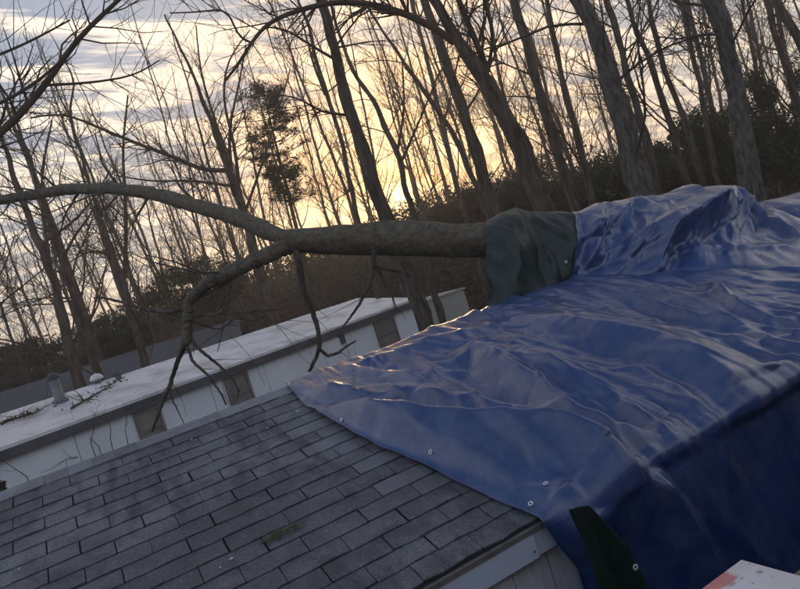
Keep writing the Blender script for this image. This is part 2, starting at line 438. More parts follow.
# ridge caps: bent pieces lapped along the ridge
def cap_mesh(sd):
    g = np.random.default_rng(sd); l = .16; w = EXPO + .003
    rows = []
    for x, hh in ((-l / 2, .0075), (0, .0095), (l / 2, .0115)):
        jj = g.normal(0, .004)
        rows.append([(x, -w * math.cos(TH) + jj, -w * math.sin(TH) + hh), (x, -.05, -.05 * math.tan(TH) + hh + .002), (x, 0, hh - .004), (x, .05, -.05 * math.tan(TH) + hh + .002), (x, w * math.cos(TH) + jj, -w * math.sin(TH) + hh)])
    P = np.array(rows); Q = P.copy(); Q[..., 2] -= .007
    m = MB(); m.grid(P); m.grid(Q, flip=True)
    n = 5
    for a, bb in ((0, 2),):
        m.q.append(np.array([(10 + i, 10 + i + 1, 25 + i + 1, 25 + i) for i in range(4)])); m.q.append(np.array([(i, 15 + i, 15 + i + 1, i + 1) for i in range(4)]))
        m.q.append(np.array([(0, 5, 20, 15), (5, 10, 25, 20), (4, 19, 24, 9), (9, 24, 29, 14)]))
    me = m.mesh('ridge_cap', False); me.materials.append(SHINGLE); return me
caps = [cap_mesh(s) for s in range(5)]
x = HX0 + .1
while x < edge_rb[0, 0] + .9:
    o = link('ridge_cap', caps[random.randrange(5)], None, roof)
    o.location = (x - HL[0], RIDGE[1] - HL[1], RIDGE[2] - HL[2] + random.gauss(.001, .0015)); o.rotation_euler = (random.gauss(0, .006), random.gauss(0, .006), random.gauss(0, .01))
    o['wear'] = max(0.0, random.gauss(.30, .10))
    x += .137
# drip edge, fascia in two lengths, siding boards
mb = MB()
mb.box((HX0, EAVE[1] - .022, EAVE[2] - .022), (HX1, EAVE[1] + .03, EAVE[2] - .0135))
mb.box((HX0, EAVE[1] - .022, EAVE[2] - .034), (HX1, EAVE[1] - .016, EAVE[2] - .0225))
hpart(mb, 'drip_edge', DRIP)
Fx = at_Y(536, 545, EAVE[1] - .012)[0]
mb = MB(); mb.box((HX0, EAVE[1] - .014, EAVE[2] - .150), (Fx, EAVE[1] + .01, EAVE[2] - .036)); hpart(mb, 'fascia_board', FASCIA)
mb = MB(); mb.box((Fx + .002, EAVE[1] - .004, EAVE[2] - .147), (HX1, EAVE[1] + .014, EAVE[2] - .036)); hpart(mb, 'fascia_board', FASCIA)
nl = MB(); c0 = np.array([Fx - .02, EAVE[1] - .0155, EAVE[2] - .115]); nl.tube([c0, c0 + [0, -.003, 0]], .005, 8, cap=True); hpart(nl, 'fascia_nail', NEIGH_DARK)
wy = EAVE[1] + .055
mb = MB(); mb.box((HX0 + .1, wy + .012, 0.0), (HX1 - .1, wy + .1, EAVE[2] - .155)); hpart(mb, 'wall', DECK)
bw = .203
x = HX0 + .1
while x < HX1 - .1:
    mb = MB(); mb.box((x + .003, wy - random.uniform(0, .004), .05), (min(x + bw - .003, HX1 - .1), wy + .011, EAVE[2] - .16)); hpart(mb, 'siding_board', SIDING)
    x += bw
mb = MB(); mb.box((HX0 + .1, wy + .1, 0), (HX0 + .2, ybk - .1, zb - .06)); mb.box((HX1 - .2, wy + .1, 0), (HX1 - .1, ybk - .1, zb - .06)); mb.box((HX0 + .1, ybk - .2, 0), (HX1 - .1, ybk - .1, zb - .06))
hpart(mb, 'back_wall', SIDING)
mb = MB()
for xx in (HX0 + .12, HX1 - .14):
    mb.add([(xx, wy + .02, EAVE[2] - .16), (xx, ybk - .1, zb - .06), (xx, RIDGE[1], RIDGE[2] - .09), (xx + .02, wy + .02, EAVE[2] - .16), (xx + .02, ybk - .1, zb - .06), (xx + .02, RIDGE[1], RIDGE[2] - .09)], [(0, 1, 4, 3), (1, 2, 5, 4), (2, 0, 3, 5)], [(0, 2, 1), (3, 4, 5)])
hpart(mb, 'gable', SIDING)

# ---------------------------------------------------------------- the tarp
def poly_dist(X, B, pts, closed=False):
    """distance to a polyline, signed side (+ = below in the photo / down slope), and the parameter along it"""
    best = np.full(X.shape, 1e9); side = np.zeros(X.shape); par = np.zeros(X.shape)
    L = np.concatenate([[0], np.cumsum(np.linalg.norm(np.diff(pts, axis=0), axis=1))])
    for i in range(len(pts) - 1):
        a, c = pts[i], pts[i + 1]; e = c - a; l2 = e @ e
        t = np.clip(((X - a[0]) * e[0] + (B - a[1]) * e[1]) / l2, 0, 1)
        qx, qy = a[0] + t * e[0], a[1] + t * e[1]
        d = np.hypot(X - qx, B - qy)
        s = np.sign(e[0] * (B - a[1]) - e[1] * (X - a[0]))
        m = d < best
        best = np.where(m, d, best); side = np.where(m, s, side); par = np.where(m, (L[i] + t * math.sqrt(l2)) / L[-1], par)
    return best, side, par
# ridges of the folds as seen in the photo: (pixels, height, width down slope, width up slope, sharpness)
FOLDS = [
    ([(342, 367), (375, 377), (405, 385), (430, 395), (462, 401), (517, 417), (560, 435), (602, 447), (644, 460)], (.02, .06, .11, .13, .12), (.22), .10),
    ([(309, 405), (340, 407), (380, 415), (422, 419), (480, 427), (552, 436)], (.03, .09, .13, .14, .12), .30, .06),
    ([(311, 396), (320, 392), (350, 394), (380, 397), (410, 401), (440, 410)], (.02, .08, .10, .07, .02), .09, .35),
    ([(527, 380), (550, 400), (576, 416), (615, 429), (654, 436)], (.03, .09, .10, .09, .04), .17, .12),
    ([(505, 356), (540, 366), (570, 379), (600, 389), (625, 404)], (.04, .10, .11, .09, .03), .18, .40),
    ([(430, 367), (455, 364), (474, 352), (492, 356), (512, 372), (535, 392), (556, 404)], (.02, .07, .12, .10, .05), .20, .28),
    ([(522, 319), (560, 326), (600, 335), (640, 340), (662, 346), (700, 362), (738, 385)], (.05, .11, .13, .13, .09), .22, .55),
    ([(645, 292), (675, 298), (700, 305), (725, 318), (755, 333)], (.02, .07, .09, .08, .02), .08, .08),
    ([(590, 286), (622, 296), (660, 307), (700, 318), (740, 329)], (.01, .04, .05, .05, .02), .06, .10),
    ([(707, 290), (740, 302), (772, 315), (790, 322)], (.02, .09, .08, .03), .07, .09),
    ([(740, 332), (775, 345), (815, 352)], (.02, .05, .05), .07, .14),
    ([(690, 352), (737, 365), (762, 375), (800, 362), (830, 350)], (.02, .04, .05, .05, .04), .07, .16),
    ([(395, 352), (430, 343), (470, 336), (500, 330)], (.01, .03, .03, .01), .12, .15),
    ([(350, 372), (370, 362), (400, 352)], (.01, .03, .01), .10, .10),
    ([(610, 365), (650, 380), (690, 400), (720, 420)], (.01, .045, .05, .02), .10, .18),
    ([(600, 395), (640, 415), (680, 440)], (.01, .045, .03), .10, .16),
    ([(660, 345), (720, 350), (800, 340)], (.01, .03, .03), .06, .2),
]
FOLD_RB = []
for pts, hs, wn, wf in FOLDS:
    n = len(pts); hh = np.interp(np.linspace(0, 1, n), np.linspace(0, 1, len(hs)), hs)
    FOLD_RB.append((np.array([on_roof(px, py, h + .02) for (px, py), h in zip(pts, hh)]), hs, wn, wf))
def tarp_height(X, b):
    h = np.zeros(X.shape)
    for pts, hs, wn, wf in FOLD_RB:
        d, s, t = poly_dist(X, b, pts)
        A = np.minimum(np.interp(t, np.linspace(0, 1, len(hs)), hs), .75 * wn)
        x = np.where(s > 0, d / wn, d / wf)
        pr = np.clip(1.07 - np.sqrt(x * x + .0049), 0, 1)
        pr = np.where(s > 0, pr ** 1.15, pr ** 1.6)
        hi = A * pr
        h = np.maximum(h, hi) + .35 * np.minimum(h, hi)
    return 1.6 * h
from mathutils.geometry import delaunay_2d_cdt
def facets(X, b, cell, stretch, amp, seed, ang=78):
    """a crumpled sheet: random points joined into flat facets with crisp creases"""
    g = np.random.default_rng(seed)
    ca, sa = math.cos(R(ang)), math.sin(R(ang))
    p = (X * ca + b * sa) / (cell * stretch); q = (-X * sa + b * ca) / cell
    p0, p1, q0, q1 = p.min() - 2, p.max() + 2, q.min() - 2, q.max() + 2
    gp, gq = np.meshgrid(np.arange(p0, p1), np.arange(q0, q1))
    pts = np.stack([gp.ravel(), gq.ravel()], -1) + g.uniform(-.48, .48, (gp.size, 2))
    hz = g.uniform(-1, 1, len(pts)); hz = np.sign(hz) * np.abs(hz) ** .8
    vs, es, fs, *_ = delaunay_2d_cdt([Vector(v) for v in pts], [], [], 0, 1e-5)
    vz = hz[[o[0] if o else 0 for o in _[0]]]
    bv = BVHTree.FromPolygons([Vector((v[0], v[1], float(h))) for v, h in zip(vs, vz)], fs)
    out = np.zeros(X.size); dn = Vector((0, 0, -1))
    for i_, (a_, c_) in enumerate(zip(p.ravel(), q.ravel())):
        hit = bv.ray_cast(Vector((a_, c_, 5)), dn)[0]
        if hit is not None: out[i_] = hit[2]
    return amp * out.reshape(X.shape)
def creases(X, b, n, L, Hh, wid, ang, seed, spread=22):
    """sharp pull lines: each a straight crest with two flat sides, one steep and one long"""
    g = np.random.default_rng(seed); out = np.zeros(X.size); x = X.ravel(); y = b.ravel()
    for i_ in range(n):
        k = g.integers(len(x)); cx_, cy_ = x[k], y[k]
        a = R(ang + g.normal(0, spread)); l = g.uniform(*L); h = g.uniform(*Hh) * random.choice((1, 1, -.8)); w = g.uniform(*wid)
        w1, w2 = (w, w * g.uniform(1.5, 4)) if g.random() < .6 else (w * g.uniform(1.5, 4), w)
        m = np.where((np.abs(x - cx_) < l) & (np.abs(y - cy_) < l))[0]
        dx_, dy_ = x[m] - cx_, y[m] - cy_
        u = (dx_ * math.cos(a) + dy_ * math.sin(a)) / (l * .5); v = -dx_ * math.sin(a) + dy_ * math.cos(a)
        v = v + .06 * l * g.normal() * u * u
        out[m] += h * np.clip(1 - np.abs(u) ** 1.5, 0, 1) * np.clip(1 - np.where(v > 0, v / w1, -v / w2), 0, 1)
    return out.reshape(X.shape)
def crumple(X, b, seed=0, k=1.0, n=1.0, ang=80):
    wx = X + .05 * noise2(X * 2.5, b * 2.5, seed + 3); wb = b + .04 * noise2(X * 2.5, b * 2.5, seed + 4)
    c = facets(wx, wb, .26, 4.0, .018, seed + 1, ang) + facets(wx, wb, .10, 3.0, .0055, seed + 2, ang - 10) + facets(X, b, .045, 1.8, .0028, seed + 5, ang + 15)
    c = c + creases(X, b, int(170 * n), (.8, 2.4), (.014, .040), (.022, .055), ang + 4, seed + 6, 11) + creases(X, b, int(620 * n), (.16, .6), (.005, .016), (.010, .022), ang, seed + 7, 24)
    return k * c

tarp = thing('tarp', 'large crinkled blue tarp draped over roof ridge, fallen trunk and eave', 'tarp', (6.0, EAVE[1] - .1, 0))
TL = np.array(tarp.location)
def tpart(mb, name, m, smooth=True):
    for i in range(len(mb.v)): mb.v[i] = mb.v[i] - TL
    return mb.build(name, m, tarp, smooth)

hang_px = [(557, 546), (576, 569), (588, 600), (600, 640), (625, 700)]
hang = np.array([at_Y(px, py, EAVE[1] - .06) for px, py in hang_px])
HANG = 1.75
def section(s):
    """point (y,z) and outward normal of the smooth base under the tarp; s measured from the ridge"""
    s = np.asarray(s, float); r = .05
    y = np.empty(s.shape); z = np.empty(s.shape); ny = np.empty(s.shape); nz = np.empty(s.shape)
    # angle of the surface: -TH behind the ridge, +TH on the slope, 90 deg on the hang, blended
    ds = .004; ss = np.arange(-.7, BE + HANG + .2, ds)
    a = -TH + 2 * TH * sstep(-.05, .05, ss) + (R(87) - TH) * sstep(BE + .012, BE + .034, ss)
    yy = np.cumsum(-np.cos(a) * ds); zz = np.cumsum(-np.sin(a) * ds)
    i0 = np.argmin(np.abs(ss - 1.0)); tgt = roof_pt(0, 1.0)
    yy += tgt[1] - yy[i0]; zz += tgt[2] - zz[i0]
    A = np.interp(s, ss, a)
    return np.interp(s, ss, yy), np.interp(s, ss, zz), -np.sin(A), np.cos(A)
def left_edge(s):
    ridge_x = edge_rb[0, 0]
    sh = BE + (EAVE[2] - hang[:, 2])
    S = np.concatenate([[-.7, -.02], edge_rb[:, 1], sh]); Xs = np.concatenate([[ridge_x + .25, ridge_x], edge_rb[:, 0], hang[:, 0]])
    o = np.argsort(S); return np.interp(s, S[o], Xs[o])
XR = 10.5
crease_px = [(486, 309), (520, 296), (556, 281), (576, 274), (640, 274), (704, 270), (760, 268), (800, 266), (860, 262), (960, 255)]
cr = np.array([on_roof(*p, .03) for p in crease_px])
sv = np.concatenate([np.linspace(-.34, .1, 26)[:-1], np.linspace(.1, BE - .05, 190)[:-1], np.linspace(BE - .05, BE + .12, 24)[:-1], np.linspace(BE + .12, BE + HANG, 60)])
uv = np.concatenate([np.linspace(0, .60, 420)[:-1], np.linspace(.60, .78, 90)[:-1], np.linspace(.78, 1, 40)])
Sg, Ug = np.meshgrid(sv, uv, indexing='ij')
XLg = left_edge(Sg)
XLg = XLg + .012 * noise2(Sg * 6, Sg * 0, 21)
Xg = XLg + Ug * (XR - XLg)
y, z, ny, nz_ = section(Sg)
on_slope = sstep(BE + .10, BE - .02, Sg)
CRM = crumple(Xg, Sg, 200)
H = tarp_height(Xg, np.clip(Sg, -.3, BE)) + .03 + CRM * (.55 + .75 * np.clip(noise2(Xg * .9, Sg * 1.1, 61) + .5, 0, 1))
# the hanging part: long vertical folds, some slack at the eave
corner_x = on_roof(655, 463, .05)[0]
hf = .045 * (1 - np.abs(noise2(Xg * 1.9 + .5 * noise2(Sg * 1.3, Xg, 9), Sg * .55, 11)) * 2) + .02 * noise2(Xg * 5, Sg * 2.2, 12) + .05
hf += .45 * CRM
fall = np.clip((Sg - BE) / .9, 0, 1)
hf *= (.35 + .9 * fall)
# slack bulge between the tarp's lower corner and where the sheet first lies tight on the eave
bul = np.exp(-((Xg - (corner_x - .42)) / .30) ** 2) * np.exp(-((Sg - BE - .02) / .22) ** 2)
# cone fold running down from the tight corner
dx = Xg - (corner_x + .10 * (Sg - BE) / .5)
cone = .10 * np.clip(1 - np.abs(dx) / (.06 + .12 * fall), 0, 1) * sstep(BE, BE + .15, Sg)
Hh = hf + .13 * bul * 1.0 + cone
Hn = H * on_slope + Hh * (1 - on_slope) + .05 * bul * on_slope
under = sstep(.10, -.12, Sg - np.interp(Xg, cr[:, 0], cr[:, 1])) * sstep(3.3, 3.6, Xg)
Hn = Hn * (1 - .85 * under)
edge_d = (Xg - XLg)
tight = .25 + .75 * sstep(.0, .12, edge_d)
Hn = np.maximum(.014 + Hn * tight, .014)
for _ in range(1):
    Hn[1:-1, 1:-1] = .5 * Hn[1:-1, 1:-1] + .125 * (Hn[:-2, 1:-1] + Hn[2:, 1:-1] + Hn[1:-1, :-2] + Hn[1:-1, 2:])
# the eave stays a crisp fold where the sheet is pulled tight
tg = sstep(corner_x - .12, corner_x + .05, Xg) * np.exp(-((Sg - BE) / .035) ** 2)
Hn = Hn * (1 - .2 * tg)
P = np.stack([Xg, y + Hn * ny, z + Hn * nz_], -1)
mb = MB(); mb.grid(P, flip=False); slope_sheet = tpart(mb, 'roof_sheet', TARP)
SLOPE_P = P

# --- the part thrown over the fallen trunk
# trunk axis (X, Y, Z) where it lies along the ridge
TR = np.array([(1.98, 6.10, CZ + .695), (2.8, 5.70, CZ + .42), (3.66, 5.18, CZ + .095), (4.5, 4.98, CZ - .10), (5.9, 4.80, CZ - .30), (7.2, 4.70, CZ - .62), (8.6, 4.6, CZ - .85), (10.6, 4.45, CZ - 1.2)])
sil2 = [(484, 226), (500, 217), (530, 210), (560, 213), (578, 214), (590, 206), (602, 203), (640, 200), (662, 196), (680, 188), (705, 190), (722, 191), (738, 200), (744, 209), (755, 203), (780, 198), (800, 192), (840, 188), (900, 190)]
sx, sz = [], []
for p in sil2:
    Yt = 5.1
    for _ in range(6):
        q = at_Y(*p, Yt); Yt = np.interp(q[0], TR[:, 0], TR[:, 1]) - .03
    sx.append(q[0]); sz.append(q[2])
COVER_X0 = sx[0]
ncx, ncq = 330, 96
top_px = [(485, 222), (500, 213), (515, 209), (556, 212), (577, 214), (592, 206), (604, 203), (642, 199), (664, 196), (681, 188), (705, 190), (722, 191), (738, 200), (744, 209), (755, 203), (780, 198), (800, 192), (850, 190), (960, 196)]
tx, ty, tz_ = [], [], []
for p in top_px:
    Yt = 5.1
    for _ in range(6):
        qq = at_Y(*p, Yt); Yt = np.interp(qq[0], TR[:, 0], TR[:, 1]) - .02
    tx.append(qq[0]); ty.append(qq[1]); tz_.append(qq[2])
crx = [p[0] for p in crease_px]; tpx = [p[0] for p in top_px]
col = np.concatenate([np.linspace(485.5, 815, ncx), np.linspace(815, 955, 40)[1:]]); q = np.linspace(0, 1, ncq)
Qg, Cg = np.meshgrid(q, col, indexing='ij')
Xtop, yt, zt = (np.interp(Cg, tpx, a) for a in (tx, ty, tz_))
Xcr = np.interp(Cg, crx, cr[:, 0]); bc = np.interp(Cg, crx, cr[:, 1])
cp = roof_pt(Xcr, bc, .005)
fr = .62
t1 = np.clip(Qg / fr, 0, 1); t2 = np.clip((Qg - fr) / (1 - fr), 0, 1)
over = sstep(.55, 1.0, t1)                 # rounds over the trunk near the top
Xc2 = Xcr + (Xtop - Xcr) * t1 ** .9
yf = cp[..., 1] + (yt - cp[..., 1]) * (.72 * t1 ** 1.1 + .28 * t1 ** 5)
zf = cp[..., 2] + (zt - cp[..., 2]) * (1 - (1 - t1) ** 1.45)
yb = yt + .24 * np.sin(t2 * math.pi / 2); zbk = zt - (zt - (RIDGE[2] - .35)) * (1 - np.cos(t2 * math.pi / 2)) ** 1.1
Yc = np.where(Qg <= fr, yf, yb); Zc = np.where(Qg <= fr, zf, zbk)
# folds: a fan from the pinch at the crease, plus the long bright fold and the bulge on the right
apx = on_roof(560, 279, .03); ap = roof_pt(apx[0], apx[1], .03)
ang = np.arctan2(Zc - ap[2], np.abs(Xc2 - ap[0]) * np.sign(Xc2 - ap[0]) + 1e-6)
rad = np.hypot(Zc - ap[2], Xc2 - ap[0])
wob = .35 * noise2(rad * 1.6, ang * 1.5, 31)
fan = 1 - np.abs(np.mod((ang + wob * .5) * 5.2 / math.pi * 2 + .35, 2) - 1) * 2
right = sstep(ap[0] - .05, ap[0] + .25, Xc2)
def fold3(pxs, hs, w1, w2, yy=4.8):
    pts = np.array([at_Y(px, py, yy)[[0, 2]] for px, py in pxs]); pts[:, 1] *= -1
    d, s, t = poly_dist(Xc2, -Zc, pts)
    A = np.interp(t, np.linspace(0, 1, len(hs)), hs)
    return A * np.clip(1 - np.where(s > 0, d / w1, d / w2), 0, 1) ** 1.2
disp = .07 * fan * right * np.clip(rad / .6, 0, 1)
disp = disp + fold3([(590, 268), (637, 235), (675, 212), (705, 197), (722, 190)], (.06, .18, .22, .12, .0), .20, .11)
disp = disp + fold3([(575, 268), (598, 228), (622, 205), (642, 198)], (.04, .10, .12, .08), .09, .08)
disp = disp + fold3([(760, 205), (752, 228), (748, 250), (762, 262)], (.08, .12, .10, .04), .10, .10, 4.6)
disp = disp - fold3([(742, 196), (744, 212), (738, 240), (730, 262)], (.02, .07, .07, .04), .10, .10, 4.6)
disp = disp + fold3([(700, 262), (650, 258), (612, 262)], (.05, .05, .03), .06, .06, 4.6)
disp = disp + .08 * np.exp(-((Xc2 - at_Y(785, 232, 4.5)[0]) / .22) ** 2 - ((Zc - at_Y(785, 232, 4.5)[2]) / .16) ** 2)
disp = disp + crumple(Xc2, -Zc * 1.0 + .3 * Qg, 300, 1.5, .5, -35)
# the green end hangs in near-vertical pleats
gx = at_Y(576, 240, 5.0)[0]
green_zone = sstep(585, 567, Cg)
pleat = .075 * (1 - np.abs(np.mod((Cg - 485) / 27.0 + (Zc - CZ) * .5 + .3 * noise2(Xc2 * 4, Zc * 3, 36), 2) - 1) * 2) + .02 * noise2(Xc2 * 9, Zc * 5, 37) + crumple(Xc2, -Zc + .3 * Qg, 330, .6, .3)
disp = disp * (1 - green_zone) + pleat * green_zone
env = np.sin(np.clip(Qg / fr, 0, 1) * math.pi) ** .5 * (Qg <= fr) + .25 * (Qg > fr)
env = np.maximum(env, .3 * sstep(.0, .1, Qg))
d3 = 1.25 * disp * env
nyc, nzc = -.85, .5
Pc = np.stack([Xc2, Yc + nyc * d3, Zc + nzc * d3 * .6], -1)
Pc = Pc + 0
ig = int(np.searchsorted(col, 575))
mb = MB(); mb.grid(Pc[:, :ig + 1], flip=False); green_end = tpart(mb, 'green_end_flap', TARP_GREEN)
green_end['label'] = 'dark green reverse side of the tarp hanging over the trunk'
# the blue part starts with a slanted hem that laps the green one
Pb = Pc[:, ig - 6:].copy()
sl_ = sstep(.02, .62, Qg[:, ig - 6:])
lap = np.linspace(0, 1, Pb.shape[1])[None, :]
Pb[..., 1] -= .012; Pb[..., 2] += .006
mb = MB(); mb.grid(Pb, flip=False); cover = tpart(mb, 'trunk_cover', TARP)
# --- green hem folded out along the lower left edge, and the green fold under the corner
def slope_surface(X, s, lift):
    y, z, ny, nz = section(s)
    return np.stack([X, y + lift * ny, z + lift * nz], -1)
mb = MB(); mb.tube(SLOPE_P[18:, 0] + [0, 0, .0], .006, 6); hem = tpart(mb, 'rolled_hem', TARP)
pA = np.array([at_Y(px, py, EAVE[1] - .20) for px, py in ((564, 508), (582, 548), (596, 590), (608, 660))])
pB = np.array([at_Y(px, py, EAVE[1] - .22) for px, py in ((584, 504), (622, 544), (642, 584), (664, 650))])
tt = np.linspace(0, 1, 40)
A_ = np.stack([np.interp(tt, np.linspace(0, 1, 4), pA[:, i]) for i in range(3)], -1); B_ = np.stack([np.interp(tt, np.linspace(0, 1, 4), pB[:, i]) for i in range(3)], -1)
u7 = np.linspace(0, 1, 14)[None, :, None]
G = A_[:, None] * (1 - u7) + B_[:, None] * u7
G[..., 1] -= .03 + .025 * np.sin(u7[..., 0] * 9) * np.linspace(.2, 1, 40)[:, None] + .01 * noise2(G[..., 0] * 8, G[..., 2] * 5, 55)
mb = MB(); mb.grid(G); tpart(mb, 'green_fold', TARP_GREEN)

# grommets: set on whatever the tarp's surface is along that line of sight
def bvh_of(*objs):
    vs, ps = [], []
    for o in objs:
        n0 = len(vs); me = o.data
        vs += [Vector(v.co) + Vector(tuple(TL)) for v in me.vertices]; ps += [[i + n0 for i in p.vertices] for p in me.polygons]
    return BVHTree.FromPolygons(vs, ps)
bvh = bvh_of(*[o for o in tarp.children])
gm = MB()
an = np.linspace(0, 2 * math.pi, 13)[:-1]; bn_ = np.linspace(0, 2 * math.pi, 7)[:-1]
Rr, rr_ = .0095, .0040
V = np.array([[((Rr + rr_ * math.cos(b_)) * math.cos(a_), (Rr + rr_ * math.cos(b_)) * math.sin(a_), rr_ * .7 * math.sin(b_)) for b_ in bn_] for a_ in an]).reshape(-1, 3)
gm.add(V, [(i * 6 + j, ((i + 1) % 12) * 6 + j, ((i + 1) % 12) * 6 + (j + 1) % 6, i * 6 + (j + 1) % 6) for i in range(12) for j in range(6)])
gme = gm.mesh('grommet'); gme.materials.append(GROMMET)
for px, py in ((342, 420), (336, 424), (419, 464), (431, 452), (546, 484), (531, 504), (635, 567), (487, 286), (566, 262)):
    r = ray(px, py)
    hit = bvh.ray_cast(Vector(tuple(CAM)), Vector(tuple(r / np.linalg.norm(r))))
    if hit[0] is None: continue
    nn = hit[1] if hit[1].dot(Vector(tuple(-r))) > 0 else -hit[1]
    o = link('grommet', gme, None, tarp)
    o.location = hit[0] + nn * .004 - Vector(tuple(TL)); o.rotation_euler = nn.to_track_quat('Z', 'Y').to_euler()

# ---------------------------------------------------------------- trees: bare branches
def grow(mb, p, d, L, r, lvl, g, rmin, up=.06, spread=1.0, kmax=5, dens=1.0, wander=.16):
    n = max(4, min(9, int(L / .35) + 2))
    pts = [p]; dd = d / np.linalg.norm(d); step = L / (n - 1)
    for i in range(n - 1):
        dd = dd + g.normal(0, wander, 3) + np.array([0, 0, up]); dd /= np.linalg.norm(dd)
        pts.append(pts[-1] + dd * step)
    pts = np.array(pts); rad = r * np.linspace(1, .28, n)
    mb.tube(pts, np.maximum(rad, rmin * .45), 5 if r > .03 else (4 if r > .012 else 3))
    if lvl <= 0 or r * .6 < rmin: return
    nc = int(max(2, round((2.2 + L * 1.5) * dens)))
    nc = min(nc, 9)
    for i in range(nc):
        t = g.uniform(.2, .98); f = t * (n - 1); k = min(int(f), n - 2)
        q = pts[k] + (pts[k + 1] - pts[k]) * (f - k)
        ax = pts[k + 1] - pts[k]; ax = ax / np.linalg.norm(ax)
        rv = g.normal(0, 1, 3); rv -= ax * (rv @ ax); rv /= np.linalg.norm(rv)
        an_ = R(g.uniform(28, 62)) * spread
        cd = ax * math.cos(an_) + rv * math.sin(an_)
        rl = r * (1 - .72 * t)
        grow(mb, q, cd, L * g.uniform(.38, .68) * (1 - .35 * t), rl * g.uniform(.5, .8), lvl - 1, g, rmin, up, spread, kmax, dens, wander)

def smooth_path(pts, n):
    pts = np.asarray(pts, float)
    L = np.concatenate([[0], np.cumsum(np.linalg.norm(np.diff(pts, axis=0), axis=1))])
    t = np.linspace(0, L[-1], n)
    out = np.stack([np.interp(t, L, pts[:, i]) for i in range(3)], -1)
    for _ in range(3):
        out[1:-1] = .25 * out[:-2] + .5 * out[1:-1] + .25 * out[2:]
    return out

def standing_tree(name, label, px, w, depth, g, limbs=(), bark=BARK, top=16.0, nbr=26, lo=.28, brL=3.2, lvl=3, group=None, rmin=.006, cat='tree', needles=None, dens=1.0):
    """px: trunk polyline from the top of the frame down; w: widths in photo px there"""
    pts = np.array([at_depth(x_, y_, depth) for x_, y_ in px])[::-1]
    rad = np.array(w[::-1], float) * .44 * depth / F
    base = pts[0].copy()
    # foot: carry on down, straightening, to the terrain
    zg = gz(base[0], base[1])
    dirn = (pts[0] - pts[1]) / np.linalg.norm(pts[0] - pts[1])
    foot = base + dirn * np.array([1, 1, 0]) * max(0, (base[2] - zg)) * .5
    foot[2] = gz(foot[0], foot[1]) - .15
    pts = np.vstack([foot, pts]); rad = np.concatenate([[rad[0] * 1.25], rad])
    # top: carry on upwards
    if top:
        dirn = pts[-1] - pts[-2]; dirn /= np.linalg.norm(dirn)
        need = max(1.0, top - (pts[-1][2]))
        q = pts[-1] + dirn * need * .5 + g.normal(0, .3, 3) * [1, 1, 0]; q2 = q + (dirn + [0, 0, .3]) * need * .45 + g.normal(0, .4, 3) * [1, 1, 0]
        pts = np.vstack([pts, q, q2]); rad = np.concatenate([rad, [rad[-1] * .6, rad[-1] * .15]])
    n = 72
    L = np.concatenate([[0], np.cumsum(np.linalg.norm(np.diff(pts, axis=0), axis=1))])
    path = smooth_path(pts, n); rr = np.interp(np.linspace(0, L[-1], n), L, rad)
    rr = rr * (1 + .05 * g.normal(0, 1, n))
    root = thing(name, label, cat, foot, group)
    path = path + .05 * np.stack([noise2(np.arange(n) * .3, np.full(n, 1.0), int(g.integers(90))), noise2(np.arange(n) * .3, np.full(n, 5.0), int(g.integers(90))), np.zeros(n)], -1)
    tb = MB(); tb.tube(path - foot, rr, 14 if w[0] > 8 else 8, rough=.16, seed=int(g.integers(999)))
    tb.build('trunk', bark, root)
    cb = MB()
    for lb, lw, ld in limbs:
        lp = np.array([at_depth(x_, y_, d_) for (x_, y_), d_ in zip(lb, np.linspace(depth, ld, len(lb)))])
        lr = np.linspace(lw[0], lw[1], len(lb)) * .40 * depth / F
        sp = smooth_path(lp, max(8, len(lb) * 3)); m = len(sp)
        lrr = np.interp(np.linspace(0, 1, m), np.linspace(0, 1, len(lb)), lr)
        cb.tube(sp - foot, lrr, 7)
        for i in range(int(6 + m * .8)):
            k = g.integers(m // 5, m - 1); ax = sp[k] - sp[k - 1]; ax /= np.linalg.norm(ax)
            rv = g.normal(0, 1, 3); rv -= ax * (rv @ ax); rv /= np.linalg.norm(rv)
            grow(cb, sp[k] - foot, ax * .7 + rv * .8, g.uniform(.6, 1.7), max(lrr[k] * .4, .006), 2, g, rmin)
    for i in range(nbr):
        t = g.uniform(lo, .99); k = min(int(t * (n - 1)), n - 2)
        ax = path[k + 1] - path[k]; ax /= np.linalg.norm(ax)
        rv = g.normal(0, 1, 3); rv -= ax * (rv @ ax); rv /= np.linalg.norm(rv)
        an_ = R(g.uniform(35, 70))
        ln = brL * g.uniform(.4, 1.1) * (1.15 - .7 * t)
        grow(cb, path[k] - foot, ax * math.cos(an_) + rv * math.sin(an_), ln, min(rr[k] * .45, .005 + ln * .0075), lvl, g, rmin, dens=dens)
    if cb.n: cb.build('crown', TWIG if bark is not BARK_PALE else BARK, root)
    return root

